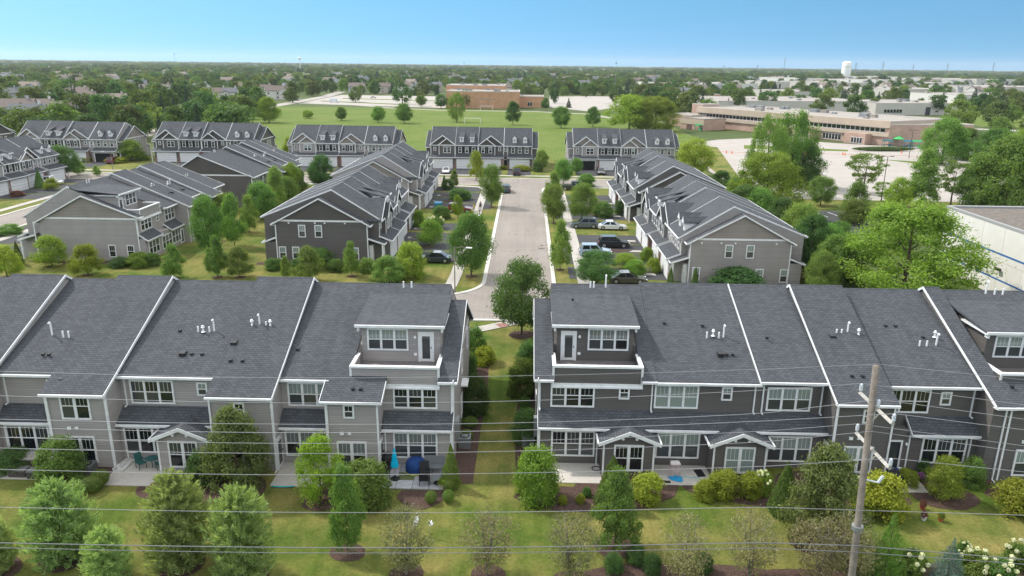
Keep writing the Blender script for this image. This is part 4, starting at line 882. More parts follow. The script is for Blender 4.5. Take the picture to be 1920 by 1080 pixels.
# ---- street and yards
px('street_dark', 0, 978, 628, 487, 112, 'full crowned street tree at the near corner of the junction', None, 1.3)
gs = 'street trees along the central street'
px('street', 0, 884, 518, 398, 84, 'large street tree between the left pavement and the road, beside the street lamp', None, .8)
px('street', 1, 922, 388, 308, 48, 'street tree on the left kerb next to the parked car', None, .7)
for i, (x, y, t, w) in enumerate(((1050, 506, 412, 52), (1038, 418, 346, 50), (1036, 392, 322, 42), (1056, 345, 298, 34))): px(('young', 'street')[i % 2], i % 2, x, y, t, w, 'slim street tree on the grass strip along the right pavement', gs, .6)
for i, (k, x, y, t, w, lb) in enumerate((('street_dark', 1118, 535, 470, 80, 'dense dark tree in front of the light blue parked car'), ('bright', 1172, 505, 474, 48, 'bright green spreading shrub tree between the driveways'),
    ('street', 1090, 416, 345, 56, 'round yard tree beside the grey parked SUV'), ('bush_mid', 1130, 406, 378, 40, 'wide green bush behind the grey SUV'), ('bush_dark', 1165, 402, 372, 30, 'dark shrub at the dark row garages'),
    ('bush_mid', 1098, 350, 326, 36, 'round bush beside the pickup truck'), ('bright', 808, 460, 412, 52, 'small bright yard tree between the left driveways'), ('bush', 770, 520, 455, 60, 'round green bush tree at the near corner of the dark left row'),
    ('bush_mid', 828, 410, 386, 36, 'spreading bush beside the maroon car'), ('lime', 858, 408, 366, 22, 'narrow lime yard tree beside the maroon car'), ('bush_mid', 862, 374, 354, 44, 'broad green shrub mass by the far left driveway'),
    ('bush', 785, 424, 395, 26, 'clipped green shrub at the brick garage'), ('hyd', 815, 428, 408, 36, 'pink and cream flower shrub on the left yards'), ('bush_dark', 840, 355, 335, 24, 'dark round shrub at the far end of the left row'),
    ('arb', 833, 352, 328, 12, 'narrow dark upright shrub at the far end of the left row'), ('young', 852, 352, 318, 20, 'tiny young tree by the far street'), ('box', 870, 420, 405, 24, 'low clipped shrub on the left yard lawn'))):
    px(k, i % 3, x, y, t, w, lb)
for i, (x, y, w) in enumerate(((1190, 514, 40), (1212, 490, 28), (1225, 510, 28))): px('bush', i % 3, x, y, y-26, w, 'bright low shrub beside the grey row garages', 'low shrubs by the grey garages')
# ---- lawn in front of the mid rows
gm = 'young trees on the side lawns'
for i, (k, x, y, t, w) in enumerate((('young', 327, 522, 458, 54), ('lime', 165, 516, 458, 62), ('bright', 98, 500, 442, 62), ('lime', 14, 520, 462, 60), ('young', 408, 520, 442, 44), ('young', 450, 520, 462, 60), ('young', 537, 522, 480, 26), ('young', 578, 528, 462, 66), ('young', 660, 518, 452, 40), ('street', 602, 502, 465, 58), ('young', 728, 528, 480, 78))):
    px(k, i % 2 if k == 'young' else 0, x, y, t, w, 'young leafy tree on the lawn beyond the taupe roof', gm, .7)
for i, (k, x, y, t, w) in enumerate((('bush', 262, 500, 474, 44), ('bush_mid', 288, 498, 474, 28), ('bush_mid', 515, 505, 484, 36), ('bush_mid', 690, 510, 484, 36), ('bush_dark', 560, 508, 484, 30), ('bush_mid', 630, 508, 486, 34), ('bush_dark', 226, 500, 482, 40))):
    px(k, i % 3, x, y, t, w, 'foundation shrub against an end gable wall beyond the taupe roof', 'foundation shrubs at the end gables')
px('arb', 0, 36, 496, 452, 22, 'dark upright evergreen by the porch of the side gable'); px('arb', 1, 173, 494, 456, 20, 'upright evergreen against the side gable wall')
px('bush_dark', 1, 1380, 545, 504, 100, 'spreading dark shrub in front of the grey end gable'); px('arb', 1, 1256, 540, 500, 18, 'thin upright evergreen left of the grey gable porch'); px('arb', 2, 1302, 540, 500, 18, 'thin upright evergreen right of the grey gable porch')
gt = 'trees between the rear sides of the left rows'
for i, (k, x, y, t, w) in enumerate((('street', 392, 478, 366, 60), ('young', 440, 462, 362, 54), ('street', 490, 412, 340, 56), ('young', 520, 396, 312, 50), ('young', 468, 436, 366, 46), ('bright', 548, 370, 304, 42), ('street_dark', 604, 356, 290, 52), ('young', 567, 362, 318, 24), ('street', 420, 428, 362, 40), ('bush_mid', 505, 405, 370, 50), ('street', 535, 385, 330, 50))):
    px(k, i % 2, x, y, t, w, 'leafy tree in the strip of lawn between the left rows', gt)
for i, (k, x, y, t, w) in enumerate((('lime', 893, 338, 283, 32), ('street_dark', 122, 332, 272, 56), ('bright', 246, 302, 262, 52), ('street_dark', 96, 305, 282, 22), ('lime', 72, 318, 280, 30), ('young', 146, 328, 296, 30), ('arb', 75, 352, 318, 20), ('lime', 98, 356, 334, 30), ('young', 182, 330, 310, 18), ('street', 1015, 320, 280, 26), ('street', 1080, 326, 296, 26), ('bush_dark', 1008, 322, 300, 20), ('bright', 545, 300, 256, 30), ('bush', 268, 300, 290, 26), ('gold', 978, 320, 310, 34), ('gold', 944, 318, 310, 16), ('gold', 165, 302, 293, 30), ('gold', 220, 305, 294, 38), ('bush_mid', 20, 440, 420, 40), ('wine', 32, 368, 358, 26))):
    px(k, 0, x, y, t, w, 'front yard plant beside the driveways of the far and side streets', 'front yard plants of the far streets', name='yard_tree' if k in ('lime', 'street_dark', 'bright', 'street', 'young') else None)
# ---- belt of trees on the right
px('big_bright', 0, 1692, 556, 376, 238, 'huge bright green spreading tree in front of the white warehouse')
for k, v, x, y, t, w, lb in (('poplar', 0, 1432, 362, 212, 76, 'tall upright poplar on the left of the big tree clump by the school'), ('poplar', 1, 1480, 350, 206, 96, 'tall poplar in the middle of the big tree clump by the school'), ('big_dark', 0, 1500, 350, 262, 82, 'dark tree on the right side of the tall clump by the school'),
    ('big_bright', 1, 1432, 410, 284, 138, 'bright broad tree in front of the tall poplar clump'), ('bright', 1, 1301, 330, 258, 72, 'bright round tree beside the school entrance drive'), ('big_dark', 1, 1395, 420, 348, 90, 'dusky tree leaning over the roofs of the grey row'),
    ('street', 0, 1538, 386, 330, 54, 'small round tree on the grass verge of the school car park'), ('young', 1, 1602, 406, 340, 62, 'loose green tree at the car park verge below the open crowned tree'), ('open', 0, 1618, 362, 286, 78, 'open crowned tree with visible limbs in the car park'),
    ('bright', 2, 1682, 392, 332, 50, 'small yellow green tree by the second car park lamp'), ('tiered', 1, 1724, 390, 276, 82, 'tall layered tree at the car park edge'), ('open', 1, 1782, 384, 300, 76, 'thin spreading tree right of the layered tree'),
    ('big', 0, 1880, 400, 248, 138, 'very large green tree above the warehouse roof'), ('big', 1, 1832, 392, 300, 90, 'green tree leaning beside the very large tree'), ('big', 0, 1765, 308, 218, 84, 'broad tree in front of the school right wing'), ('big_dark', 1, 1806, 300, 240, 70, 'grey green tree beside the school right wing'),
    ('big', 1, 1860, 318, 240, 90, 'round tree right of the school'), ('bright', 0, 1905, 340, 240, 70, 'yellow green tree at the far right beyond the warehouse'), ('open', 0, 1652, 380, 340, 40, 'low loose tree among the car park verge trees')):
    px(k, v, x, y, t, w, lb)
for i, (x, y, t, w) in enumerate(((1515, 520, 400, 90), (1555, 540, 440, 80), (1500, 470, 380, 80), (1460, 450, 372, 80), (1420, 425, 350, 70), (1545, 500, 420, 70), (1585, 545, 470, 70), (1535, 560, 470, 60), (1380, 395, 330, 60), (1350, 372, 320, 50), (1600, 420, 372, 60), (1570, 470, 415, 60))):
    px(('big_dark', 'big', 'street')[i % 3], i % 2, x, y, t, w, 'dense tree in the belt behind the grey row', 'tree belt behind the grey row')
gf = 'single trees on the sports field'
for i, (k, x, y, t, w, lb) in enumerate((('poplar', 856, 229, 172, 36, 'tall narrow tree in front of the orange brick building'), ('street_dark', 962, 234, 190, 30, 'dark round tree on the field near the goal'), ('street', 758, 231, 193, 36, 'round tree on the field behind the townhouses'), ('street', 710, 230, 199, 28, 'smaller round tree left of the round field tree'),
    ('street', 640, 226, 200, 24, 'small tree standing alone on the field'), ('bright', 577, 222, 206, 22, 'tiny bright tree on the field'), ('street', 1052, 240, 199, 36, 'round field tree left of the dark one by the bright clump'), ('street_dark', 1111, 238, 200, 30, 'dark round tree next to the bright round clump'),
    ('lime', 1180, 244, 178, 96, 'big yellow green round tree at the field edge'), ('big_bright', 1228, 246, 180, 90, 'big bright green round tree at the field edge'), ('bright', 505, 230, 182, 46, 'bright round tree at the left edge of the field'), ('street', 463, 224, 196, 44, 'low tree at the left edge of the field beside the bright one'),
    ('street_dark', 827, 203, 176, 26, 'dark tree at the left corner of the brick building'), ('street', 790, 200, 178, 24, 'tree by the car park of the brick building'), ('street_dark', 1022, 206, 183, 16, 'small dark tree right of the brick building'), ('far_spruce', 1066, 202, 183, 14, 'small spruce in the far car park'), ('street', 878, 200, 180, 18, 'small tree against the brick wall'), ('street', 960, 203, 190, 14, 'small shrub tree by the brick building right wing'))):
    px(k, i % 2 if k not in ('far_spruce',) else 0, x, y, t, w, lb)
# ------------------------------------------------------------------ patios, beds
def slab(x0, x1, y0, y1, m=PATIO): return rect('patio', x0, x1, y0, y1, .05, m, .05)
slab(-26.85, -23.0, 41.4, 44.6); slab(-16.05, -12.8, 41.7, 44.6); slab(-35, -30.2, 41.9, 44.6); slab(1.4, 5.25, 42.8, 45.3); slab(8.75, 12.45, 42.8, 45.3); slab(24.2, 26.1, 42.5, 45.3)
slab(-9.2, -4.9, 41.6, 44.6, mat('paver_bed', (.12, .14, .06), .9))
pv = MB().box(-.52, .52, -.24, .24, 0, .05).mesh('paver', mat('grey_paver', (.36, .36, .38), .85, var=.15))
for i in range(4):
    for j in range(6):
        if (i, j) in ((1, 2), (1, 3)): continue
        o = put('paver', pv, None, (-8.6+i*1.08, 41.88+j*.5, .05)); o['kind'] = 'structure'
for cx, cy, rx, ry in ((-6.2, 40.9, 1.7, 1.2), (4.2, 41.0, 4.2, 1.5), (7.0, 42.3, 3.0, 1.6), (15.0, 42.2, 4.2, 1.7), (19.5, 42.6, 3.4, 2.0), (23.0, 42.2, 1.6, 1.6), (26.9, 42.4, 1.8, 1.7), (29.0, 44.2, 2.0, 1.0), (-28.0, 42.4, 1.7, 1.5), (-22.0, 41.6, 2.6, 1.6), (-19.5, 41.9, 3.0, 2.0), (31.5, 42.4, 2.0, .9), (-10.8, 42.6, 2.4, 1.4)):
    blob('mulch_bed', cx, cy, rx, ry, .008, MULCH, int(cx*3+90))
for px_, py_, rx, ry in ((1330, 1085, 5.5, 1.2), (1540, 1092, 4.0, 1.2), (1190, 1078, 2.6, 1.0), (1800, 1085, 5.0, 1.4), (1650, 1090, 1.6, .9)):
    p = g(px_, py_); blob('mulch_bed', p[0], p[1], rx, ry, .006, MULCH, px_)
strip('mulch_bed', [(-3.85, 42.5), (-3.8, 50), (-3.6, 56), (-3.8, 62), (-3.3, 64), (-3.8, 67)], -.72, .75, .012, MULCH, .01)
strip('mulch_bed', [(.3, 43.4), (.2, 49), (0.25, 55), (.3, 61), (.3, 67)], -.74, .7, .012, MULCH, .01)
for R_, a, b in ((ML1, 28.6, 1), (MR1, 0, -1), (MLL, 0, -1)):
    pts = [R_.world(a+b*.05, 0), R_.world(a+b*1.6, 0), R_.world(a+b*1.9, 8), R_.world(a+b*1.5, 15.5), R_.world(a+b*.05, 15.5)]; sheet('mulch_bed', pts, .01, MULCH)
for y0 in (100.5, 107.2, 113, 119.6, 139, 145.5, 152):  # strips between the drives
    blob('mulch_bed', -15.5, y0, 2.2, .7, .02, MULCH, int(y0)); blob('mulch_bed', 13.5, y0-6.5, 2.2, .7, .02, MULCH, int(y0)+3)
    rect('path', -18.2, -16.6, y0-.5, y0+.5, .024, CONC); rect('path', 15.2, 17., y0-7.2, y0-6.2, .024, CONC)
# ------------------------------------------------------------------ things on the patios
def ac(x, y, label, w=.85, h=.85):
    o = thing('air_conditioner', label, 'air conditioner', (x, y, .0), 0, 'air conditioners behind the rows'); hw = w/2
    b = MB().box(-hw, hw, -hw, hw, .05, h)
    b.obj('cabinet', GREYM, o)
    l = MB()
    for k in range(9):
        z = .12+k*(h-.2)/9
        l.box(-hw-.012, hw+.012, -hw-.012, -hw, z, z+.03).box(-hw-.012, -hw, -hw, hw, z, z+.03).box(hw, hw+.012, -hw, hw, z, z+.03)
    l.obj('grille', mat('dark_grey_metal', (.13, .135, .14), .5, .4, .3), o)
    MB().lathe([(hw*.86, h), (hw*.86, h+.03), (hw*.62, h+.05), (hw*.6, h+.012)], 18).obj('fan_ring', DARKM, o)
    f = MB()
    for k in range(4):
        a = k*math.pi/2+.3; f.add([(0, 0, h+.012), (hw*.58*math.cos(a), hw*.58*math.sin(a), h+.012), (hw*.58*math.cos(a+.7), hw*.58*math.sin(a+.7), h+.04)], [(0, 1, 2)])
    f.lathe([(.09, h+.0), (.09, h+.06), (0, h+.07)], 10); f.obj('fan', GREYM, o); return o
ac(15.45, 43.1, 'grey air conditioner between golden shrubs below the second gabled bay'); ac(-4.05, 47.4, 'grey air conditioner beside the taupe end wall'); ac(.45, 47.6, 'grey air conditioner beside the charcoal end wall'); ac(-28.6, 43.0, 'low air conditioner beside the boxwoods of the taupe row', .95, .6); ac(21.7, 43.4, 'air conditioner behind the hydrangea at the utility pole', .9, .6)
def umbrella():
    o = thing('patio_umbrella', 'closed turquoise patio umbrella on the paver patio', 'umbrella', (-8.2, 42.75, .06))
    MB().tube([(0, 0, 0), (0, 0, 2.28)], .025, 8).obj('pole', GREYM, o); MB().lathe([(.0, .0), (.32, .0), (.32, .06), (.08, .1), (.05, .3), (0, .3)], 18).obj('base', DARKM, o)
    b = MB(); n = 16; prof = [(.22, .95), (.2, 1.15), (.13, 1.5), (.14, 1.62), (.08, 2.0), (.03, 2.25), (0, 2.3)]
    for r, z in prof:
        for j in range(n): t = 2*math.pi*j/n; q = r*(1+.22*(j % 2)); b.v.append((q*math.cos(t), q*math.sin(t), z))
    for i in range(len(prof)-1):
        for j in range(n): a = i*n+j; c = i*n+(j+1) % n; b.f.append((a, c, c+n, a+n)); b.m.append(0)
    b.obj('canopy', mat('turquoise_cloth', (.0, .38, .60), .8, .2), o)
umbrella()
def chair(x, y, rz, label, m=DARKM, w=.6, name='patio_chair', cat='chair', group='patio chairs'):
    o = thing(name, label, cat, (x, y, .08), rz, group); h = w/2
    MB().box(-h, h, -.28, .28, .38, .44).obj('seat', m, o); MB().prism([(.24, .42), (.3, .42), (.44, .98), (.38, .98)], -h, h).obj('backrest', m, o)
    for sx in (-1, 1):
        MB().box(sx*h-.025, sx*h+.025, -.28, .3, .6, .64).obj('armrest', m, o)
        for sy in (-.26, .26): MB().box(sx*h-.02, sx*h+.02, sy-.02, sy+.02, 0, .6).obj('leg', m, o)
    return o
GM = mat('grey_mesh_fabric', (.14, .15, .155), .7, .2)
chair(-5.75, 43.75, 0, 'grey two seat patio sofa against the wall of the paver patio', GM, 1.35, 'patio_sofa', 'sofa', None)
chair(-6.2, 42.2, math.pi, 'black patio chair with its back to the lawn'); chair(-6.3, 43.0, .2, 'black patio chair facing the lawn beside the small table'); chair(-8.9, 43.0, -1.3, 'black patio chair half hidden by the round bush')
o = thing('patio_table', 'small round glass patio table on the paver patio', 'table', (-5.4, 42.35, .08)); MB().lathe([(0, .44), (.42, .44), (.42, .47), (0, .47)], 18).obj('table_top', GM, o); MB().tube([(0, 0, 0), (0, 0, .44)], .04, 8).obj('leg', DARKM, o); MB().lathe([(.25, 0), (.25, .03), (0, .04)], 14).obj('base', DARKM, o)
o = thing('fire_table', 'fire table under a dark blue fitted cover', 'table', (-7.0, 43.8, .08)); rb = MB().lathe([(.66, .0), (.68, .3), (.66, .62), (.5, .86), (.2, .95), (0, .96)], 20); rb.obj('cover', mat('navy_cloth', (.012, .045, .16), .8, .2), o, smooth=True); MB().lathe([(.69, .0), (.7, .06), (.68, .12)], 20).obj('hem', mat('hem_yellow', (.35, .4, .05), .8), o)
o = thing('kettle_grill', 'black covered grill by the door of the paver patio', 'grill', (-8.85, 44.0, .08)); MB().lathe([(.3, .35), (.4, .7), (.42, .95), (.25, 1.15), (0, 1.2)], 14).obj('cover', BLACK, o, smooth=True); MB().tube([(-.2, 0, 0), (-.2, 0, .5)], .03, 6).tube([(.2, 0, 0), (.2, 0, .5)], .03, 6).obj('leg', DARKM, o)
for i, (x, y, w, h) in enumerate(((-4.95, 43.2, .25, .5), (-5.0, 42.6, .22, .35), (-5.05, 42.0, .3, .3), (-4.95, 41.7, .2, .35))):
    o = thing('planter', 'pale planter pot at the edge of the paver patio', 'planter', (x, y, .06), 0, 'planters by the paver patio'); MB().lathe([(w*.6, 0), (w, h), (w*.85, h), (w*.8, h*.8), (0, h*.8)], 12).obj('pot', mat('pale_pot', (.55, .5, .42), .8), o); put('plant', proto(('bush', 0))[1], o, (0, 0, h*.7), 0, (w*2, w*2, .4))
# taupe row: green table set, stone seating
o = thing('bistro_table', 'dark green bistro table on the concrete patio of the taupe row', 'table', (-24.5, 43.6, .05)); GT = mat('green_teal_metal', (.02, .09, .085), .5, .4)
MB().lathe([(0, .68), (.4, .68), (.4, .72), (0, .72)], 16).obj('table_top', GT, o); MB().tube([(0, 0, 0), (0, 0, .68)], .03, 6).obj('leg', GT, o)
chair(-25.2, 43.5, .9, 'dark green bistro chair on the wall side of the bistro table', GT, .45, group=None); chair(-23.9, 43.5, -.9, 'dark green bistro chair nearer the gabled bay', GT, .45, group=None)
o = thing('stone_counter', 'curved outdoor stone counter with a grey top on the left patio', 'counter', (-31.2, 43.2, .05)); ST = brickm('dark_stone', (.09, .075, .068), (.05, .045, .04), .3, .15)
MB().prism([(-1.5, -.35), (1.2, -.35), (1.2, .55), (.5, .25), (-.2, .2), (-.9, .4), (-1.5, .55)], 0, .85, 'z').obj('base', ST, o); MB().prism([(-1.6, -.45), (1.3, -.45), (1.3, .65), (.5, .35), (-.2, .3), (-.9, .5), (-1.6, .65)], .85, .93, 'z').obj('counter_top', mat('grey_stone_top', (.32, .29, .28), .7, var=.1), o); MB().box(-.2, .25, .36, .8, .0, 1.5).obj('chimney', mat('grey_stone_top', (.3, .3, .3)), o)
for x, y, lb in ((-32.6, 42.35, 'low dark stone wall block at the lawn edge of the left patio'), (-31.3, 42.2, 'square dark stone seat block beside the stone counter')):
    o = thing('stone_block', lb, 'seat', (x, y, .05)); MB().box(-.55, .55, -.3, .3, 0, .45).obj('base', ST, o); MB().box(-.58, .58, -.33, .33, .45, .52).obj('cap', mat('grey_stone_cap', (.16, .15, .15), .8, var=.1), o)
tag(MB().tube([(-15.9, 41.62, .08), (-15.4, 41.55, .08), (-14.9, 41.56, .1), (-14.5, 41.65, .08)], .05, 6).obj('pool_noodle', mat('aqua_plastic', (.05, .4, .45), .5)), 'aqua foam tube lying at the edge of the second taupe patio', 'toy')
MB_ = MB(); rs = random.Random(5)
for k in range(60):
    x, y, s = rs.uniform(-26.8, -26.2), rs.uniform(43.0, 44.5), rs.uniform(.05, .12); MB_.box(x-s, x+s, y-s, y+s, .05, .05+s*1.2)
tag(MB_.obj('rock_border', mat('white_rock', (.55, .54, .52), .9)), 'white rock border between wall and concrete patio', 'rocks', kind='stuff')
# charcoal row
def mat_(x, y, w, d, rz, label): tag(MB().box(-w/2, w/2, -d/2, d/2, 0, .02).box(-w/2+.04, w/2-.04, -d/2+.04, d/2-.04, .02, .026).obj('door_mat', BLACK, None, (x, y, .052), rz), label, 'mat')
mat_(11.85, 44.3, .55, .9, .15, 'black door mat by the side door of the second gabled bay'); mat_(9.35, 43.15, .7, .28, -.1, 'small black mat at the front of the toy patio')
o = thing('play_tent', 'pale wire play frame on the concrete patio', 'toy', (10.1, 44.0, .05)); PK = mat('pale_pink_wire', (.5, .36, .38), .6)
fb = MB()
for a in range(6):
    t = a*math.pi/3; p = (.4*math.cos(t), .4*math.sin(t)); q = (.4*math.cos(t+1.05), .4*math.sin(t+1.05)); fb.tube([(*p, 0), (p[0]*.8, p[1]*.8, .9)], .018, 5); fb.tube([(*p, .45), (*q, .45)], .014, 5); fb.tube([(p[0]*.8, p[1]*.8, .9), (q[0]*.8, q[1]*.8, .9)], .018, 5)
fb.obj('frame', PK, o); MB().prism([(-.3, -.25), (.35, -.2), (.3, .3), (-.25, .25)], .88, .93, 'z').obj('top', mat('pale_cloth', (.55, .52, .5), .8), o)
tag(blob('splash_mat', 10.15, 43.55, .55, .32, .075, mat('blue_plastic', (.01, .25, .5), .4, .5), 3, wob=.2), 'bright blue splash mat in front of the play frame', 'mat'); bpy.data.objects['splash_mat'].pop('kind', None)
tag(MB().tube([(10.6, 43.9, .07), (11.1, 43.7, .07), (11.6, 43.75, .07), (11.8, 43.45, .07)], .02, 5).obj('garden_hose', mat('aqua_plastic', (.05, .4, .45), .5)), 'thin aqua hose trailing over the toy patio', 'hose')
tag(MB().tube([(5.0+.28*math.cos(t*.4), 44.6+.28*math.sin(t*.4), .08) for t in range(17)], .03, 6).obj('hose_reel', BLACK), 'black coiled hoop lying on the first charcoal patio', 'hose')
o = thing('barbecue_grill', 'black barbecue grill on legs at the small charcoal patio', 'grill', (23.9, 43.1, .02)); MB().box(-.6, .6, -.25, .25, .75, .88).obj('shelf', DARKM, o); MB().prism([(-.25, .88), (.25, .88), (.2, 1.15), (-.1, 1.2)], -.35, .35).obj('lid', BLACK, o); MB().box(-.3, .3, -.2, .2, .1, .7).obj('cabinet', DARKM, o)
for sx in (-.55, .55):
    for sy in (-.2, .2): MB().box(sx-.02, sx+.02, sy-.02, sy+.02, 0, .75).obj('leg', DARKM, o)
for x, y, lb in ((24.9, 44.9, 'dark bicycle parts and pots heaped by the navy door'),):
    o = thing('garden_pots', lb, 'pots', (x, y, .05))
    for k in range(4): MB().lathe([(.1, 0), (.16, .3), (.12, .3), (0, .26)], 10, (.25*k-.3, .1*(k % 2))).obj('pot', (DARKM, GREYM, mat('blue_pot', (.05, .08, .2), .5), PVC)[k], o)
o = thing('flower_pot', 'purple flowers in a pot at the end of the small patio', 'plant', (26.3, 44.0, 0)); MB().lathe([(.12, 0), (.2, .28), (0, .25)], 12).obj('pot', DARKM, o); put('flowers', shell('flowers', 5, leafm('purple_petal', (.2, .02, .25), (.35, .06, .38), .2, 0), 500, .09, egg), o, (0, 0, .2), 0, (.6, .6, .4))
for x, y, lb, c in ((1731, 975, 'white flower pot with orange flowers on the lawn', (.7, .7, .68)), (1763, 977, 'terracotta flower pot with a small plant on the lawn', (.42, .12, .05)), (1729, 955, 'small garden stake with red flowers behind the white pot', (.3, .08, .05))):
    p = g(x, y); o = thing('flower_pot', lb, 'plant', (p[0], p[1], 0)); MB().lathe([(.12, 0), (.19, .28), (0, .25)], 12).obj('pot', mat('pot_%d' % x, c, .7), o); put('plant', proto(('wine' if x != 1763 else 'bush', 0))[1], o, (0, 0, .2), 0, (.42, .42, .42))
b = MB()
for k in range(5): b.box(26.0+k*.09, 26.02+k*.09, 42.9, 42.92, 0, .45)
b.box(25.98, 26.4, 42.9, 42.92, .3, .32); tag(b.obj('edging_fence', DARKM), 'tiny black wire edging fence at the small patio corner', 'fence')
for i, p in enumerate(((780, 998), (778, 1008), (784, 992), (806, 1006))):
    q = g(*p); o = thing('pinwheel', 'small pale garden spinner on a stake on the back lawn', 'ornament', (q[0], q[1], 0), i, 'garden spinners'); MB().tube([(0, 0, 0), (0, 0, .9)], .012, 5).obj('stake', GREYM, o)
    f = MB()
    for k in range(6): a = k*1.047; f.add([(0, 0, .9), (.22*math.cos(a), -.06, .9+.22*math.sin(a)), (.2*math.cos(a+.6), .05, .9+.2*math.sin(a+.6))], [(0, 1, 2)])
    f.obj('wheel', PVC, o)
# ------------------------------------------------------------------ utility pole and wires
WOOD = mat('weathered_pole', (.19, .165, .14), .9, .1, var=.25, vscale=2.5, bump=.5, bscale=12); ARM = mat('pale_arm', (.36, .34, .31), .85, var=.2); PORC = mat('porcelain', (.6, .63, .68), .25, .5); CABLE = mat('cable', (.27, .27, .28), .5, .4); CABLED = mat('dark_cable', (.16, .16, .165), .5, .4)
PY = 21.6
top = atY(1643, 686, PY); bot = atY(1597, 1080, PY-.15); dirv = (bot-top)/np.linalg.norm(bot-top); foot = top+dirv*((top[2]+.4)/-dirv[2])
up_ = thing('utility_pole', 'weathered wooden utility pole with two crossarms and insulators', 'pole', (foot[0], foot[1], 0)); F0_ = np.array([foot[0], foot[1], 0.])
MB().tube([foot-F0_, (foot+top)/2-F0_, top-F0_], [.135, .118, .102], 14).obj('pole', WOOD, up_, smooth=True)
def on_pole(z): t = (z-foot[2])/(top[2]-foot[2]); return foot+(top-foot)*t
def insul(p):
    b = MB(); b.lathe([(0, -.02), (.04, 0), (.06, .06), (.042, .09), (.065, .14), (.046, .18), (.056, .22), (.025, .26), (0, .27)], 12); return b.obj('insulator', PORC, up_, tuple(p-F0_), smooth=True)
def arm(pa, Ya, pb, Yb):
    a = atY(*pa, Ya); b = atY(*pb, Yb); d = (b-a)/np.linalg.norm(b-a)
    MB().tube([a-F0_, b-F0_], .075, 4).obj('crossarm', ARM, up_); return a, b
a1, b1 = arm((1613, 737), PY+1.15, (1674, 795), PY-1.15); a2, b2 = arm((1606, 812), PY+1.15, (1668, 878), PY-1.15)
ib = []
for c, k in ((a1, 0), ((a1*.45+b1*.55), .02), (b1, 0), (a2, 0), (b2, 0)): q = c+np.array([0, 0, .08]); insul(q); ib.append(q+np.array([0, 0, .26]))
for c, pz in (((a1*.35+b1*.65), .55), ((a2*.35+b2*.65), .5)):
    q = on_pole(c[2]-pz); MB().tube([c-F0_, q-F0_], .025, 5).obj('brace', ARM, up_)
q = on_pole(a2[2]-1.0); MB().tube([q-F0_, q-F0_+np.array([.5, 0, -.12])], .03, 6).tube([q-F0_+np.array([.5, 0, -.12]), q-F0_+np.array([.62, 0, .12])], .05, 8).obj('cutout_bracket', PORC, up_)
for zz in (0.0,): MB().tube([on_pole(top[2]-5.6)-F0_, on_pole(top[2]-5.75)-F0_], .18, 14).obj('band', GREYM, up_)
def wire(name, at, ys, Y, r, m, label, cat='wire'):
    """cable through the pole point `at`; ys = photo rows at columns 0, 480, 960, 1440 on the left span and at 1920 on the right"""
    P = []
    for x, y in zip((-60, 0, 480, 960, 1440), (2*ys[0]-ys[1]+(ys[1]-ys[0])*.87, *ys[:4])): P.append(atY(x, y, Y))
    P.append(np.array(at)); P.append(atY(1920, ys[4], Y)); P.append(atY(1990, ys[4]+(ys[4]-ys[3])*.06, Y))
    S_ = []
    for i in range(len(P)-1):
        for t in np.linspace(0, 1, 8, endpoint=False):
            if i in (4, 5, 6) or i == 0: S_.append(P[i]*(1-t)+P[i+1]*t)
            else:
                p0, p1, p2, p3 = P[i-1], P[i], P[i+1], P[min(i+2, 5)]
                S_.append(.5*((2*p1)+(p2-p0)*t+(2*p0-5*p1+4*p2-p3)*t*t+(3*p1-p0-3*p2+p3)*t**3))
    S_.append(P[-1])
    return tag(MB().tube(S_, r, 6).obj(name, m), label, cat, 'wires on the utility pole')
wire('overhead_wire', top+np.array([0, 0, .06]), (696, 708, 705, 692, 712), PY, .007, CABLE, 'topmost thin wire fixed to the pole tip')
for i, (q, ys) in enumerate(zip(ib, ((742, 755, 752, 731, 759), (786, 795, 793, 774, 786), (801, 811, 807, 789, 806), (820, 831, 827, 808, 836), (880, 890, 887, 874, 885)))):
    wire('overhead_wire', q, ys, float(q[1]), .0095, CABLE, ('wire on the far insulator of the upper crossarm', 'wire on the middle insulator of the upper crossarm', 'wire on the near insulator of the upper crossarm', 'wire on the far insulator of the lower crossarm', 'wire on the near insulator of the lower crossarm')[i])
q = on_pole(b2[2]+.75)+np.array([0, -.16, 0]); wire('overhead_wire', q, (840, 850, 846, 828, 848), float(q[1]), .0095, CABLE, 'wire tied to the pole between the ends of the lower crossarm')
for ys, yp, r, m, lb in (((951, 960, 960, 951, 966), 948, .010, CABLE, 'single grey cable on the pole below the crossarms'), ((1018, 1026, 1026, 1018, 1049), 1013, .017, CABLED, 'thick dark twisted cable, upper of the low pair'), ((1027, 1036, 1036, 1028, 1058), 1025, .013, CABLED, 'dark cable, lower of the low pair')):
    zz = atY(1605, yp, PY)[2]; q = on_pole(zz)+np.array([0, -.17, 0]); wire('overhead_cable', q, ys, float(q[1]), r, m, lb, 'cable')
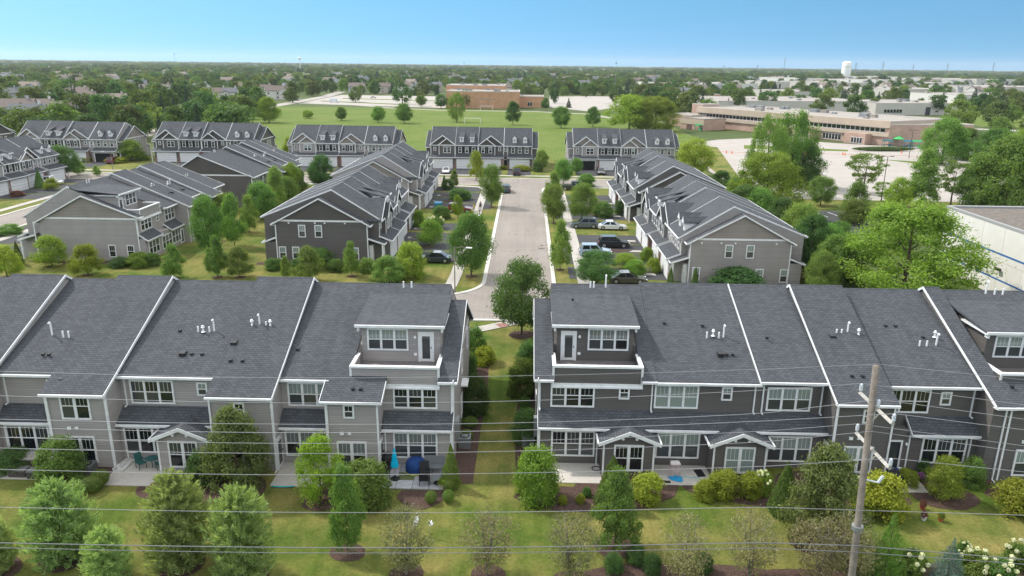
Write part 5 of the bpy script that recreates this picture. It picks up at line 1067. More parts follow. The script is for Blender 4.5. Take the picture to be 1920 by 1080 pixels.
# ------------------------------------------------------------------ street lamps
def lamp(x, y, h, armv, label, m=None, group=None, arms=1):
    o = thing('street_lamp', label, 'lamp post', (x, y, 0), 0, group); m = m or mat('brown_grey_pole', (.22, .2, .17), .6)
    MB().lathe([(.14, 0), (.14, .25), (.09, .4)], 10).obj('base', m, o); MB().tube([(0, 0, .2), (0, 0, h)], [.085, .055], 8).obj('pole', m, o)
    for s in range(arms):
        v = Vector(armv)*(1 if s == 0 else -1); MB().tube([(0, 0, h-.15), (v.x*.5, v.y*.5, h+.05), (v.x, v.y, h+.02)], .03, 6).obj('arm', m, o)
        MB().box(-.35, .35, -.12, .12, -.07, .05).obj('lamp_head', PVC if arms == 1 else DARKM, o, (v.x*1.15, v.y*1.15, h+.02), math.atan2(v.y, v.x))
p = g(853, 548); lamp(p[0], p[1], float(atY(853, 463, p[1])[2]), (1.5, -.3, 0), 'street lamp with a single arm beside the dark left row')
for (bx, by, ty, lb) in ((1652, 377, 293, 'dark car park lamp beside the open crowned tree'), (1640, 340, 300, 'dark car park lamp behind the open crowned tree'), (1704, 296, 244, 'lamp in front of the school playground')):
    p = g(bx, by); lamp(p[0], p[1], float(atY(bx, ty, p[1])[2]), (.8, 0, 0), lb, DARKM, 'car park lamps', 2)
p = g(212, 318); lamp(p[0], p[1], float(atY(205, 284, p[1])[2]), (-1.5, -.3, 0), 'street lamp before the open garage of the far street')
# ------------------------------------------------------------------ cars
TYRE = mat('tyre', (.015, .015, .016), .85, .2); RIM = mat('alloy_rim', (.45, .46, .47), .35, .5, .7); CARG = glassm('car_glass', (.012, .015, .018)); HL = mat('headlight', (.7, .72, .72), .15, .5); TL = mat('taillight', (.35, .01, .012), .25, .5)
def car(x, y, rz, col, kind, label, z=.03):
    o = thing('pickup_truck' if kind == 'pickup' else 'car', label, 'truck' if kind == 'pickup' else 'car', (x, y, z), rz)
    Lc, Hc, W = {'sedan': (4.7, 1.45, .9), 'suv': (4.65, 1.7, .93), 'pickup': (5.6, 1.85, .98), 'truck': (6.2, 2.4, 1.05)}[kind]; h = Lc/2
    pm = mat('car_paint_%02x%02x%02x' % tuple(int(c*255) for c in col), col, .3, .5, .2, coat=1.)
    sh = .78 if kind == 'sedan' else .95
    body = [(-h, .38), (-h+.05, sh*.96), (-h+.5, sh+.03), (h-1.25, sh+.02), (h-.25, sh*.86), (h, sh*.72), (h, .36), (h-.2, .22), (-h+.2, .22)]
    n = len(body); b = MB()
    for sy, ins in ((-W, .07), (-W*.97, .0), (W*.97, 0.), (W, .07)):
        for (u, zz) in body: b.v.append((u*(1-ins*.3), sy if abs(sy) == W*.97 or True else sy, zz if zz < .5 else zz-(ins*.5 if abs(sy) == W else 0)))
    for k in range(3):
        for i in range(n): b.f.append((k*n+i, k*n+(i+1) % n, (k+1)*n+(i+1) % n, (k+1)*n+i)); b.m.append(0)
    b.f += [tuple(range(n))[::-1], tuple(range(3*n, 4*n))]; b.m += [0, 0]
    bo = b.obj('body', pm, o)
    cab = {'sedan': [(-h+.5, sh), (-h+1.45, Hc-.03), (h-2.2, Hc), (h-1.05, sh)], 'suv': [(-h+.12, sh), (-h+.5, Hc-.03), (h-2.1, Hc), (h-1.25, sh)], 'pickup': [(-h+2.1, sh), (-h+2.3, Hc-.02), (h-2.1, Hc), (h-1.45, sh)], 'truck': [(-h+.05, sh-.2), (-h+.05, Hc), (h-1.6, Hc), (h-1.3, sh-.2)]}[kind]
    wi = W*.8; c = MB(); v = [(u, -W*.93 if zz < Hc-.2 else -wi, zz) for u, zz in cab]+[(u, W*.93 if zz < Hc-.2 else wi, zz) for u, zz in cab]
    c.add(v, [(0, 1, 2, 3)[::-1], (4, 5, 6, 7), (0, 1, 5, 4), (1, 2, 6, 5), (2, 3, 7, 6), (3, 0, 4, 7)]); c.obj('cabin', pm, o)
    def lerp(a, b_, t): return tuple(a[i]+(b_[i]-a[i])*t for i in range(3))
    V = [Vector(p) for p in v]
    def quad_on(a, b_, c_, d, s, t, nrm_):
        P = lambda u_, w_: (a*(1-u_)*(1-w_)+b_*u_*(1-w_)+c_*u_*w_+d*(1-u_)*w_)+nrm_*.012
        return [P(s[0], t[0]), P(s[1], t[0]), P(s[1], t[1]), P(s[0], t[1])]
    if kind != 'truck':
        for sd, q in ((-1, (0, 3, 2, 1)), (1, (4, 7, 6, 5))):
            for s in ((.1, .46), (.52, .9)): MB().add(quad_on(V[q[0]], V[q[1]], V[q[2]], V[q[3]], s, (.18, .86), Vector((0, sd, .25))), [(0, 1, 2, 3)]).obj('side_window', CARG, o)
        MB().add(quad_on(V[3], V[7], V[6], V[2], (.08, .92), (.1, .9), Vector((1, 0, .5))), [(0, 1, 2, 3)]).obj('windscreen', CARG, o)
        MB().add(quad_on(V[0], V[4], V[5], V[1], (.1, .9), (.15, .88), Vector((-1, 0, .3))), [(0, 1, 2, 3)]).obj('rear_window', CARG, o)
    else: MB().add(quad_on(V[3], V[7], V[6], V[2], (.08, .92), (.3, .8), Vector((1, 0, .5))), [(0, 1, 2, 3)]).obj('windscreen', CARG, o)
    wr = .34 if kind == 'sedan' else .38
    for ux in (-h+.85, h-.9):
        for sy in (-1, 1):
            w = MB(); w.tube([(ux, sy*(W-.2), wr), (ux, sy*(W+.02), wr)], wr, 14); wo_ = w.obj('wheel', TYRE, o); MB().tube([(ux, sy*(W+.02), wr), (ux, sy*(W+.03), wr)], wr*.62, 10).obj('rim', RIM, wo_)
    for sy in (-1, 1):
        MB().box(h-.12, h+.012, *sorted((sy*W*.92, sy*W*.55)), sh*.66, sh*.82).obj('headlight', HL, o); MB().box(-h-.012, -h+.1, *sorted((sy*W*.92, sy*W*.6)), sh*.66, sh*.9).obj('taillight', TL, o)
        MB().box(h-1.75, h-1.6, *sorted((sy*(W-.02), sy*(W+.16))), sh+.02, sh+.16).obj('mirror', pm, o)
    return o
def carpx(bx, by, rz, col, kind, label, dx=0, dy=0): p = g(bx, by); return car(float(p[0])+dx, float(p[1])+dy, rz, col, kind, label)
HPI = math.pi/2
carpx(815, 491, math.pi, (.014, .022, .045), 'sedan', 'dark blue black sedan on the first left driveway'); carpx(1095, 427, math.pi+.03, (.10, .12, .14), 'suv', 'grey SUV parked across the right pavement'); carpx(1147, 430, math.pi-.03+math.pi, (.75, .75, .76), 'sedan', 'white sedan nose in at a garage of the grey row')
carpx(1150, 463, 0, (.01, .016, .022), 'suv', 'black SUV on the right driveway next to a white strip'); carpx(1115, 479, 0, (.33, .42, .5), 'suv', 'light blue SUV partly hidden behind the dark tree'); carpx(1176, 530, 0, (.06, .055, .052), 'sedan', 'dark brown sedan just beyond the charcoal roof')
carpx(949, 360, HPI, (.035, .075, .09), 'suv', 'dark teal car parked at the kerb of the central street'); carpx(1076, 356, 0, (.03, .03, .032), 'pickup', 'dark pickup truck on a right hand driveway'); carpx(862, 398, 0, (.20, .015, .025), 'suv', 'maroon SUV on a left driveway behind the lime tree')
carpx(837, 324, -HPI, (.62, .6, .62), 'sedan', 'silver white car on the drive of the far dark row'); carpx(969, 328, HPI, (.025, .025, .028), 'suv', 'black SUV before the last garage of the far dark row'); carpx(1126, 326, -HPI, (.03, .03, .03), 'sedan', 'dark car before the far grey row with the open garage')
carpx(214, 306, HPI, (.16, .02, .03), 'suv', 'maroon car nosed into the open garage of the far left row'); carpx(92, 346, 0, (.72, .73, .75), 'pickup', 'white pickup truck on the left side street driveway'); carpx(627, 192, 0, (.7, .72, .75), 'truck', 'white box truck on the road by the field'); carpx(1740, 233, 0, (.35, .02, .05), 'sedan', 'red car beyond the school right wing')
for k, (bx, by, c) in enumerate(((556, 188, (.6, .6, .6)), (660, 186, (.05, .05, .06)), (700, 184, (.5, .5, .52)), (742, 187, (.08, .1, .2)), (1000, 0, None))):
    if c: carpx(bx, by, .1*k, c, 'sedan', ('silver', 'black', 'light grey', 'navy')[k]+' car in the car park left of the brick building')
p = g(822, 392); o = thing('storage_bin', 'blue plastic storage bin by the brick garage', 'bin', (p[0], p[1], 0)); MB().prism([(-.9, 0), (.9, 0), (1., 1.2), (-1., 1.2)], -.6, .6).obj('bin', mat('blue_bin', (.02, .16, .3), .5), o); MB().box(-.68, .68, -1.05, 1.05, 1.2, 1.3).obj('lid', mat('blue_bin_lid', (.03, .22, .38), .5), o)
for x_, y_, lb in ((-.6, 97., 'round iron manhole cover in the near part of the central street'), (-1.2, 141., 'round iron manhole cover in the far part of the central street'), (-3.0, 79., 'round iron manhole cover at the near junction')):
    o = thing('manhole_cover', lb, 'manhole', (x_, y_, .03), 0, 'manhole covers'); MB().lathe([(.46, .0), (.46, .012), (.4, .014), (0, .014)], 18).obj('frame', GREYM, o); MB().lathe([(.38, .016), (.3, .02), (0, .02)], 18).obj('lid', DARKM, o)
# ------------------------------------------------------------------ people on the left pavement
def person(px_, py_, hgt, shirt, trousers, rz, label, step=.18):
    q = g(px_, py_); o = thing('person', label, 'person', (q[0], q[1], .06), rz); s = hgt/1.75
    Vv = [(0, 0, .95), (0, 0, 1.2), (0, 0, 1.42), (0, 0, 1.52), (0, .02, 1.63), (0, .02, 1.72), (-.1, 0, .9), (-.11, step, .5), (-.11, step*1.2, .07), (-.11, step*1.2+.14, .03), (.1, 0, .9), (.11, -step*.6, .5), (.11, -step*1.6, .09), (.11, -step*1.6+.14, .04),
          (-.2, 0, 1.4), (-.25, -.06, 1.13), (-.25, .06, .9), (-.25, .08, .8), (.2, 0, 1.4), (.25, .06, 1.13), (.25, .18, .92), (.25, .2, .83)]
    E_ = [(0, 1), (1, 2), (2, 3), (3, 4), (4, 5), (0, 6), (6, 7), (7, 8), (8, 9), (0, 10), (10, 11), (11, 12), (12, 13), (2, 14), (14, 15), (15, 16), (16, 17), (2, 18), (18, 19), (19, 20), (20, 21)]
    Rr = [.15, .14, .15, .06, .1, .08, .1, .07, .05, .045, .1, .07, .05, .045, .075, .05, .04, .04, .075, .05, .04, .04]
    me = bpy.data.meshes.new('body'); me.from_pydata([tuple(c*s for c in v) for v in Vv], E_, []); bo = put('body', me, o)
    md = bo.modifiers.new('skin', 'SKIN'); bo.modifiers.new('sub', 'SUBSURF').levels = 1
    for sv_, r in zip(me.skin_vertices[0].data, Rr): sv_.radius = (r*s, r*s*.85)
    me.skin_vertices[0].data[0].use_root = True
    m = bpy.data.materials.new('clothes'); m.use_nodes = True; t = m.node_tree; tcn = t.nodes.new('ShaderNodeTexCoord'); sp = t.nodes.new('ShaderNodeSeparateXYZ'); t.links.new(tcn.outputs['Object'], sp.inputs[0])
    a = mixc(m, math_n(m, 'GREATER_THAN', sp.outputs[2], .93*s), trousers, shirt); a = mixc(m, math_n(m, 'GREATER_THAN', sp.outputs[2], 1.47*s), a, (.45, .28, .2)); t.links.new(a, t.nodes['Principled BSDF'].inputs[0]); me.materials.append(m)
    MB().lathe([(0, 1.80), (.07, 1.79), (.115, 1.72), (.115, 1.64), (.1, 1.6)], 10).obj('hair', mat('dark_hair', (.02, .014, .01), .7), o, (0, .01*s, 0)).scale = (s, s, s); return o
person(901, 396, 1.7, (.03, .035, .06), (.03, .03, .045), math.pi, 'person in dark clothes walking on the left pavement'); person(889, 395, 1.25, (.6, .4, .03), (.35, .32, .25), math.pi+.3, 'small person in a yellow top at the driveway edge'); person(899, 403, 1.6, (.6, .58, .55), (.1, .1, .11), math.pi-.2, 'person in a pale top walking on the left pavement')
# ------------------------------------------------------------------ beyond the townhouses
def strip_px(name, pts, w, z, m): return strip(name, [g(*p)[:2] for p in pts], -w/2, w/2, z, m, .04)
def sheet_px(name, pts, z, m): return sheet(name, [g(*p)[:2] for p in pts], z, m)
strip_px('street', [(225, 262), (330, 238), (405, 216), (470, 206), (545, 193), (610, 181), (640, 172)], 9., .02, paved('far_road', (.34, .31, .28)))
strip_px('path', [(560, 193), (640, 195), (740, 203), (832, 207), (1000, 209), (1100, 214), (1150, 222)], 4., .03, LOT)
sheet_px('parking_lot', [(560, 194), (836, 203), (836, 181), (640, 178)], .012, LOT); sheet_px('parking_lot', [(1030, 201), (1105, 209), (1165, 200), (1165, 180), (1030, 181)], .012, LOT)
for pts in (((600, 190), (760, 197), (758, 195.5), (604, 188.6)), ((640, 185), (820, 190), (818, 188.6), (644, 183.8))): sheet_px('verge', pts, .03, FIELD)
OB = brickm('orange_brick', (.52, .265, .14), (.45, .33, .24), .6, .2); ROOFW = mat('pale_roof', (.30, .272, .245), .9, var=.15, vscale=.2); TAN = mat('tan_panel', (.46, .37, .29), .8, var=.06, vscale=.3); PINK = brickm('pink_brick', (.42, .27, .21), (.42, .33, .28), .5, .2)
CAPM = mat('pale_coping', (.5, .46, .42), .7)
def flat_block(o, x0, x1, y0, y1, h, wm, rm=None, cap=CAPM, z0=0.):
    w = MB().box(x0, x1, y0, y1, z0, h).obj('wall', wm, o); MB().box(x0+.4, x1-.4, y0+.4, y1-.4, h, h+.02).obj('roof', rm or ROOFW, o)
    MB().box(x0-.05, x1+.05, y0-.05, y0+.38, h, h+.35).box(x0-.05, x1+.05, y1-.38, y1+.05, h, h+.35).box(x0-.05, x0+.38, y0+.38, y1-.38, h, h+.35).box(x1-.38, x1+.05, y0+.38, y1-.38, h, h+.35).obj('parapet', cap, o); return w
def roof_units(o, x0, x1, y0, y1, z, n, seed):
    r = random.Random(seed)
    for k in range(n): x, y, s = r.uniform(x0, x1), r.uniform(y0, y1), r.uniform(.8, 1.8); MB().box(x-s, x+s, y-s*.7, y+s*.7, z, z+s*.8).obj('rooftop_unit', GREYM if k % 2 else ROOFW, o)
def pane_strip(o, x0, x1, n, y, z0, z1, name='window'):
    w = (x1-x0)/n; fm = MB().box(-w/2, w/2, -.08, 0, 0, .12).box(-w/2, w/2, -.08, 0, z1-z0-.12, z1-z0).box(-w/2, -w/2+.08, -.08, 0, .12, z1-z0-.12).box(w/2-.08, w/2, -.08, 0, .12, z1-z0-.12).mesh('window', TRIM); gm_ = MB().box(-w/2+.08, w/2-.08, -.05, -.02, .12, z1-z0-.12).mesh('pane', G_DARK)
    for k in range(n): q = put(name, fm, o, (x0+w*(k+.5), y, z0)); put('pane', gm_, q)
bb = thing('brick_school_building', 'long orange brick flat roofed building beyond the sports field', 'building', (-49, 463, 0))
flat_block(bb, 0, 44, 0, 37, 9.8, OB); flat_block(bb, 44, 59, 15, 40, 6.6, OB); flat_block(bb, -4, 34, 37.5, 78, 12.2, OB); roof_units(bb, 4, 40, 6, 33, 9.8, 9, 1); roof_units(bb, 2, 30, 42, 70, 12.2, 5, 2)
for x in (7, 17, 29): MB().box(x, x+.25, -.12, -.01, .0, 9.7).obj('pilaster', OB, bb)
MB().box(17, 29, -.1, -.005, 5.4, 5.8).obj('band_course', ROOFW, bb); pane_strip(bb, 49, 52, 2, 14.99, 1., 3.4)
# goals on the field
for (bx, by, w, lb) in ((886, 232, 7.3, 'white football goal on the field behind the far dark row'), (912, 207, 7.3, 'white football goal close to the brick building')):
    p = g(bx, by); o = thing('football_goal', lb, 'goal', (p[0], p[1], 0), 0, 'football goals'); MB().tube([(-w/2, 0, 0), (-w/2, 0, 2.44)], .09, 6).obj('post', PVC, o); MB().tube([(w/2, 0, 0), (w/2, 0, 2.44)], .09, 6).obj('post', PVC, o); MB().tube([(-w/2, 0, 2.44), (w/2, 0, 2.44)], .09, 6).obj('crossbar', PVC, o); MB().tube([(-w/2, 0, 2.44), (-w/2, 1.6, 0)], .05, 5).tube([(w/2, 0, 2.44), (w/2, 1.6, 0)], .05, 5).obj('back_stay', PVC, o)
# school
A_ = (76., 347.); B_ = (125., 266.); ang = math.atan2(B_[1]-A_[1], B_[0]-A_[0])
sc = thing('school_building', 'long beige and pink school with a ribbon of upper windows and flat roof', 'building', (A_[0], A_[1], 0), ang)
flat_block(sc, 0, 95, 1.0, 34, 8.2, TAN); MB().box(.5, 94.5, .55, 1.2, 0, 3.1).obj('wall', PINK, sc); MB().box(0, 95, .0, 1.1, 3.1, 4.3).obj('spandrel', TAN, sc); MB().box(0, 95, .2, 1.05, 6.1, 8.5).obj('spandrel', TAN, sc)
pane_strip(sc, 1.5, 93, 46, .95, 4.4, 6.0); roof_units(sc, 5, 90, 6, 30, 8.2, 14, 3)
for x in (44, 57, 80): MB().box(x, x+8.5, -3.2, .6, 0, 3.8).obj('entrance_bay', PINK, sc); pane_strip(sc, x+3, x+7.5, 4, -3.22, .3, 2.4)
for x in (36, 68): pane_strip(sc, x, x+8, 6, .53, .4, 2.6)
flat_block(sc, -7, 0, 4, 14, 9.2, PINK); flat_block(sc, -10, 6, -8, 3.5, 5.0, PINK)
flat_block(sc, 8, 22, -16, -3.5, 4.6, PINK, cap=ROOFW); MB().box(7.9, 22.1, -16.15, -15.95, 2.3, 4.4).obj('spandrel', TAN, sc); MB().box(12, 15, -16.12, -16.0, 0, 2.2).obj('door', mat('brown_door', (.13, .08, .07), .7), sc)
s2 = thing('school_wing', 'pinkish right wing of the school with a recessed flat roof', 'building', (126, 262, 0), .12); flat_block(s2, 0, 31, 4, 36, 7.2, PINK); roof_units(s2, 4, 28, 10, 30, 7.2, 3, 9)
p = g(1683, 275); o = thing('play_shelter', 'green parasol shelter at the school playground', 'shelter', (p[0], p[1], 0)); MB().tube([(0, 0, 0), (0, 0, 3.)], .08, 8).obj('pole', GREYM, o); MB().lathe([(1.9, 2.6), (1.9, 2.7), (0, 3.7)], 8).obj('canopy', mat('green_canopy', (.06, .42, .12), .6), o)
for k, (bx, by, c, w, lb) in enumerate(((1663, 277, (.02, .11, .12), 3., 'teal climbing frame left of the green shelter'), (1700, 278, (.03, .13, .17), 2.5, 'blue climbing tower right of the green shelter'), (1717, 278, (.03, .3, .1), 3., 'green climbing frame at the playground'), (1310, 245, (.03, .3, .1), 3., 'green slide frame by the school side entrance'))):
    p = g(bx, by); o = thing('playground_climber', lb, 'playground', (p[0], p[1], 0)); m_ = mat('play_%d' % k, c, .5)
    for sx in (-1, 1):
        for sy in (-.8, .8): MB().tube([(sx*w/2, sy, 0), (sx*w/2, sy, 2.2)], .08, 6).obj('post', m_, o)
    MB().box(-w/2, w/2, -.8, .8, 1.0, 1.12).obj('deck', m_, o); MB().prism([(-.95, 2.2), (.95, 2.2), (0, 2.8)], -w/2-.1, w/2+.1).obj('roof', m_, o); MB().prism([(-.8, 1.05), (-2.6, .1), (-2.6, .2), (-.8, 1.2)], -.3, .3).obj('slide', m_, o)
hp = [g(1596, 283)[:2], g(1715, 284)[:2]]; hb = MB(); hx = np.array(hp[1])-np.array(hp[0]); hl = float(np.linalg.norm(hx))
hm = tag(put('hedge', shell('hedge', 3, AV, 9000, .03, egg, 1.3, rough=.02), None, ((hp[0][0]+hp[1][0])/2, (hp[0][1]+hp[1][1])/2, 0), math.atan2(hx[1], hx[0]), (hl, 2.0, 1.5)), 'long low clipped hedge before the school playground', 'hedge')
sheet_px('parking_lot', [(1300, 268), (1345, 262), (1440, 258), (1560, 268), (1700, 276), (1860, 258), (1940, 290), (1900, 330), (1830, 384), (1590, 377), (1480, 372), (1395, 352), (1330, 322)], .015, LOT)
sheet_px('parking_lot', [(1516, 395), (1606, 397), (1650, 440), (1540, 440)], .015, ASPH)
for k in range(4): a = g(1528+k*24, 398); strip('bay_marking', [(a[0], a[1]), (a[0]+.6, a[1]-4.8)], -.07, .07, .022, PVC, .004)
sheet_px('verge', [(1300, 330), (1480, 373), (1800, 379), (1800, 392), (1600, 394), (1505, 392), (1330, 345)], .02, GRASS); sheet_px('verge', [(1395, 272), (1590, 281), (1590, 284), (1395, 279)], .024, FIELD); sheet_px('verge', [(1640, 298), (1720, 303), (1745, 310), (1660, 300)], .024, FIELD); sheet_px('verge', [(1820, 205), (1925, 212), (1925, 240), (1840, 238), (1800, 225)], .01, FIELD); sheet_px('verge', [(1270, 268), (1345, 276), (1395, 345), (1370, 345)], .024, GRASS)
strip_px('kerb_line', [(1345, 284), (1420, 287), (1520, 288), (1700, 292), (1780, 300)], .5, .05, mat('red_kerb', (.45, .14, .1), .8, var=.2))
strip_px('street', [(1700, 232), (1790, 240), (1920, 246), (2000, 250)], 8, .03, LOT)
for k, (bx, by) in enumerate(((1362, 287), (1372, 288), (1580, 290), (1584, 291), (1510, 291), (1690, 287))):
    p = g(bx, by); o = thing('traffic_cone', 'orange traffic cone on the school drive', 'cone', (p[0], p[1], .02), 0, 'traffic cones on the school drive'); MB().lathe([(.22, .04), (.05, .9), (0, .9)], 10).obj('cone', mat('orange_cone', (.7, .16, .03), .6), o); MB().box(-.28, .28, -.28, .28, 0, .05).obj('base', mat('orange_cone', (.7, .16, .03)), o)
# warehouse
wh = thing('warehouse', 'white panelled warehouse with a gravel roof and blue stripes', 'warehouse', (56.4, 40, 0)); WP = mat('white_panel', (.62, .6, .56), .8, var=.06, vscale=.4); GRV = mat('gravel_roof', (.145, .125, .108), .95, var=.35, vscale=2.2, bump=.5, bscale=8)
MB().box(.12, 70, .12, 60, 0, 8.2).obj('wall', WP, wh); MB().box(.35, 69.6, .35, 59.6, 8.2, 8.26).obj('roof', GRV, wh); MB().box(-.05, .34, -.05, 60.3, 8.2, 8.5).box(.34, 70, 59.7, 60.3, 8.2, 8.5).obj('parapet', mat('grey_coping', (.3, .3, .3), .6), wh)
pnl = MB().box(0, .12, .02, 4.26, .02, 4.08).mesh('panel', WP); pnu = MB().box(0, .12, .02, 4.26, 4.12, 8.18).mesh('panel', WP)
for k in range(14): put('panel', pnl, wh, (0, k*4.28, 0)); put('panel', pnu, wh, (0, k*4.28, 0))
BLU = mat('blue_stripe', (.03, .12, .32), .6)
MB().box(-.01, 0, 0, 60, 4.9, 5.12).obj('stripe', BLU, wh); MB().box(-.01, 0, 0, 60, 1.9, 2.1).obj('stripe', BLU, wh); MB().box(-.35, -.01, 46.5, 46.8, 3.1, 3.4).box(-.6, -.3, 46.3, 47, 3.2, 3.5).obj('wall_lamp', DARKM, wh); MB().box(20, 68, 58.6, 59.4, 8.5, 9.0).obj('skylight', mat('roof_glass', (.05, .07, .1), .3), wh)
# flat commercial buildings farther right
def shed(x0, x1, yb, h, wm, label, dep=60, z0=None):
    a = g(x0, yb); b_ = g(x1, yb); o = thing('commercial_building', label, 'building', (a[0], a[1], 0), math.atan2(b_[1]-a[1], b_[0]-a[0])); Lx = math.hypot(b_[0]-a[0], b_[1]-a[1])
    flat_block(o, 0, Lx, 0, dep, h, wm); roof_units(o, 6, Lx-6, 6, dep-6, h, 5, x0); pane_strip(o, Lx*.1, Lx*.32, 6, -.01, 1.2, 3.4); MB().box(Lx*.6, Lx*.66, -.06, -.01, 0, h*.7).obj('dock_door', mat('dark_dock', (.06, .06, .07)), o); return o
BEI = mat('beige_panel', (.5, .47, .43), .8, var=.05, vscale=.2)
shed(1345, 1640, 214, 7, BEI, 'long beige flat building right behind the school', 70); shed(1640, 1795, 216, 6.5, BEI, 'beige flat building wing with small square vents', 50)
shed(1795, 1990, 200, 8, WP, 'long white commercial building at the far right', 50); shed(1480, 1570, 186, 6, BEI, 'low pale building among trees behind the beige one', 60); shed(1680, 1790, 182, 7, BEI, 'pale commercial building left of the long white one', 80); shed(1640, 1720, 163, 9, WP, 'white commercial roof near the water tower', 120); shed(1560, 1640, 168, 8, BEI, 'pale flat roof below the water tower', 100); shed(1275, 1350, 190, 5, OB, 'low reddish building beyond the school left end', 30)
# ------------------------------------------------------------------ houses beyond
HW = [siding('house_white', (.62, .60, .57), .3), siding('house_cream', (.52, .47, .40), .3), siding('house_grey', (.40, .41, .43), .3)]; HR = [mat('roof_brown', (.16, .13, .115), .9, var=.15), mat('roof_grey', (.13, .135, .145), .9, var=.15), mat('roof_tan', (.22, .18, .15), .9, var=.15)]
def house(x, y, rz, w, d, h, k, label, group, far_=False):
    o = thing('house', label, 'house', (x, y, 0), rz, group); wm = HW[k % 3]; rm = HR[(k//3) % 3]; rh = d*.32
    MB().prism([(-d/2, 0), (d/2, 0), (d/2, h), (0, h+rh-.1), (-d/2, h)], -w/2, w/2).obj('wall', wm, o)
    e = .4; ro = MB().prism([(-d/2-e, h-e*.64-.12), (0, h+rh-.12), (d/2+e, h-e*.64-.12), (d/2+e, h-e*.64+.06), (0, h+rh+.06), (-d/2-e, h-e*.64+.06)], -w/2-.3, w/2+.3).obj('roof', rm, o)
    gx = -w/4 if k % 2 else w/4; MB().prism([(gx-w*.2, 0), (gx+w*.2, 0), (gx+w*.2, h*.92), (gx, h*.92+w*.15), (gx-w*.2, h*.92)], -d/2-1.6, 0, 'y').obj('wall', wm, o)
    MB().prism([(gx-w*.2-.3, h*.92-.25), (gx, h*.92+w*.15+.02), (gx+w*.2+.3, h*.92-.25), (gx+w*.2+.3, h*.92-.05), (gx, h*.92+w*.15+.2), (gx-w*.2-.3, h*.92-.05)], -d/2-2.0, 0, 'y').obj('roof', rm, o)
    MB().box(w*.3, w*.3+.9, -.4, .4, h+rh*.3, h+rh+1.2).obj('chimney', wm, ro)
    zz = [1.0]+([3.7] if h > 4.5 else [])
    for z in zz:
        for q, vv in ((-w*.38, -d/2), (0., -d/2), (w*.38, -d/2), (gx, -d/2-1.6)):
            if abs(q-gx) < w*.2+.5 and vv == -d/2: continue
            f = MB().box(q-.6, q+.6, vv-.06, vv-.01, z, z+1.4).obj('window', TRIM, o); MB().box(q-.48, q+.48, vv-.08, vv-.061, z+.12, z+1.28).obj('pane', G_DARK, f)
    return o
hs_ = [(20, 228, .35, 15, 10, 6.2, 2), (70, 222, .2, 11, 9, 5.6, 0), (408, 190, .5, 9, 8, 6.2, 0), (430, 190, .2, 9, 8, 6.2, 3), (515, 187, .45, 16, 10, 6.4, 0), (495, 180, .3, 10, 8, 6, 1), (205, 197, .2, 16, 10, 3.4, 7), (178, 210, .1, 9, 8, 3.6, 2), (150, 172, .1, 22, 10, 3.2, 7), (50, 175, 0, 22, 10, 3.2, 6), (5, 190, .6, 14, 10, 5, 5), (240, 172, .4, 14, 10, 5.6, 5), (300, 178, .2, 13, 9, 4, 6), (540, 176, .3, 11, 9, 6, 4), (668, 175, .1, 14, 9, 6, 2), (715, 175, .3, 14, 9, 6, 1), (760, 174, -.2, 13, 9, 6, 0), (790, 173, .2, 13, 9, 6, 3), (815, 172, 0, 13, 9, 6, 4), (1345, 178, .1, 13, 9, 6, 5), (1315, 176, .3, 13, 9, 6, 0), (1378, 176, -.2, 12, 9, 6, 1)]
for i, (bx, by, rz, w, d, h, k) in enumerate(hs_):
    p = g(bx, by); house(p[0], p[1]+d/2, rz, w, d, h, k, '%s house with a %s roof among the trees %s' % (('white', 'cream', 'grey')[k % 3], ('brown', 'grey', 'tan')[(k//3) % 3], 'left of the sports field' if bx < 600 else ('behind the brick building car park' if bx < 1000 else 'behind the school')), 'houses among the trees')
HP_ = []
for i, (bx, by, rz, w, d, h, k) in enumerate(hs_): p = g(bx, by); HP_.append((p[0], p[1]+d/2))
rh_ = random.Random(8)
for i in range(170):
    Y = 500+rh_.random()**1.2*1300; X = rh_.uniform(-.72, .6)*Y
    if -190 < X < 90 and Y < 660: continue
    if X > .22*Y and Y < 800: continue
    HP_.append((X, Y)); house(X, Y, rh_.uniform(-.6, .6), rh_.uniform(11, 16), 9.5, rh_.choice((5.8, 6.2, 6.5)), rh_.randrange(9), 'pale gabled house peeking out of the far wooded suburb', 'houses in the far wooded suburb')
for i in range(34):
    Y = rh_.uniform(285, 560); X = rh_.uniform(-.80, -.42)*Y
    if X > -195 or any(abs(X-a_[0]) < 17 and abs(Y-a_[1]) < 15 for a_ in HP_): continue
    HP_.append((X, Y)); house(X, Y, rh_.choice((-.3, .2, .4, 1.4)), rh_.uniform(11, 15), 9.5, rh_.choice((5.4, 5.8, 6.2)), rh_.randrange(9), 'gabled house half hidden by trees left of the side road', 'houses left of the side road')
for i, (x0, x1, yb, h, dp) in enumerate(((1330, 1420, 172, 8, 80), (1850, 1990, 178, 8, 80), (1735, 1800, 168, 8, 90), (1430, 1480, 166, 8, 90), (1250, 1290, 168, 7, 70), (1830, 1920, 160, 9, 150), (1500, 1540, 158, 9, 120), (1680, 1760, 154, 9, 160))):
    shed(x0, x1, yb, h, (WP, BEI)[i % 2], 'pale flat commercial roof in the far trees on the right', dp)['group'] = 'far commercial roofs'
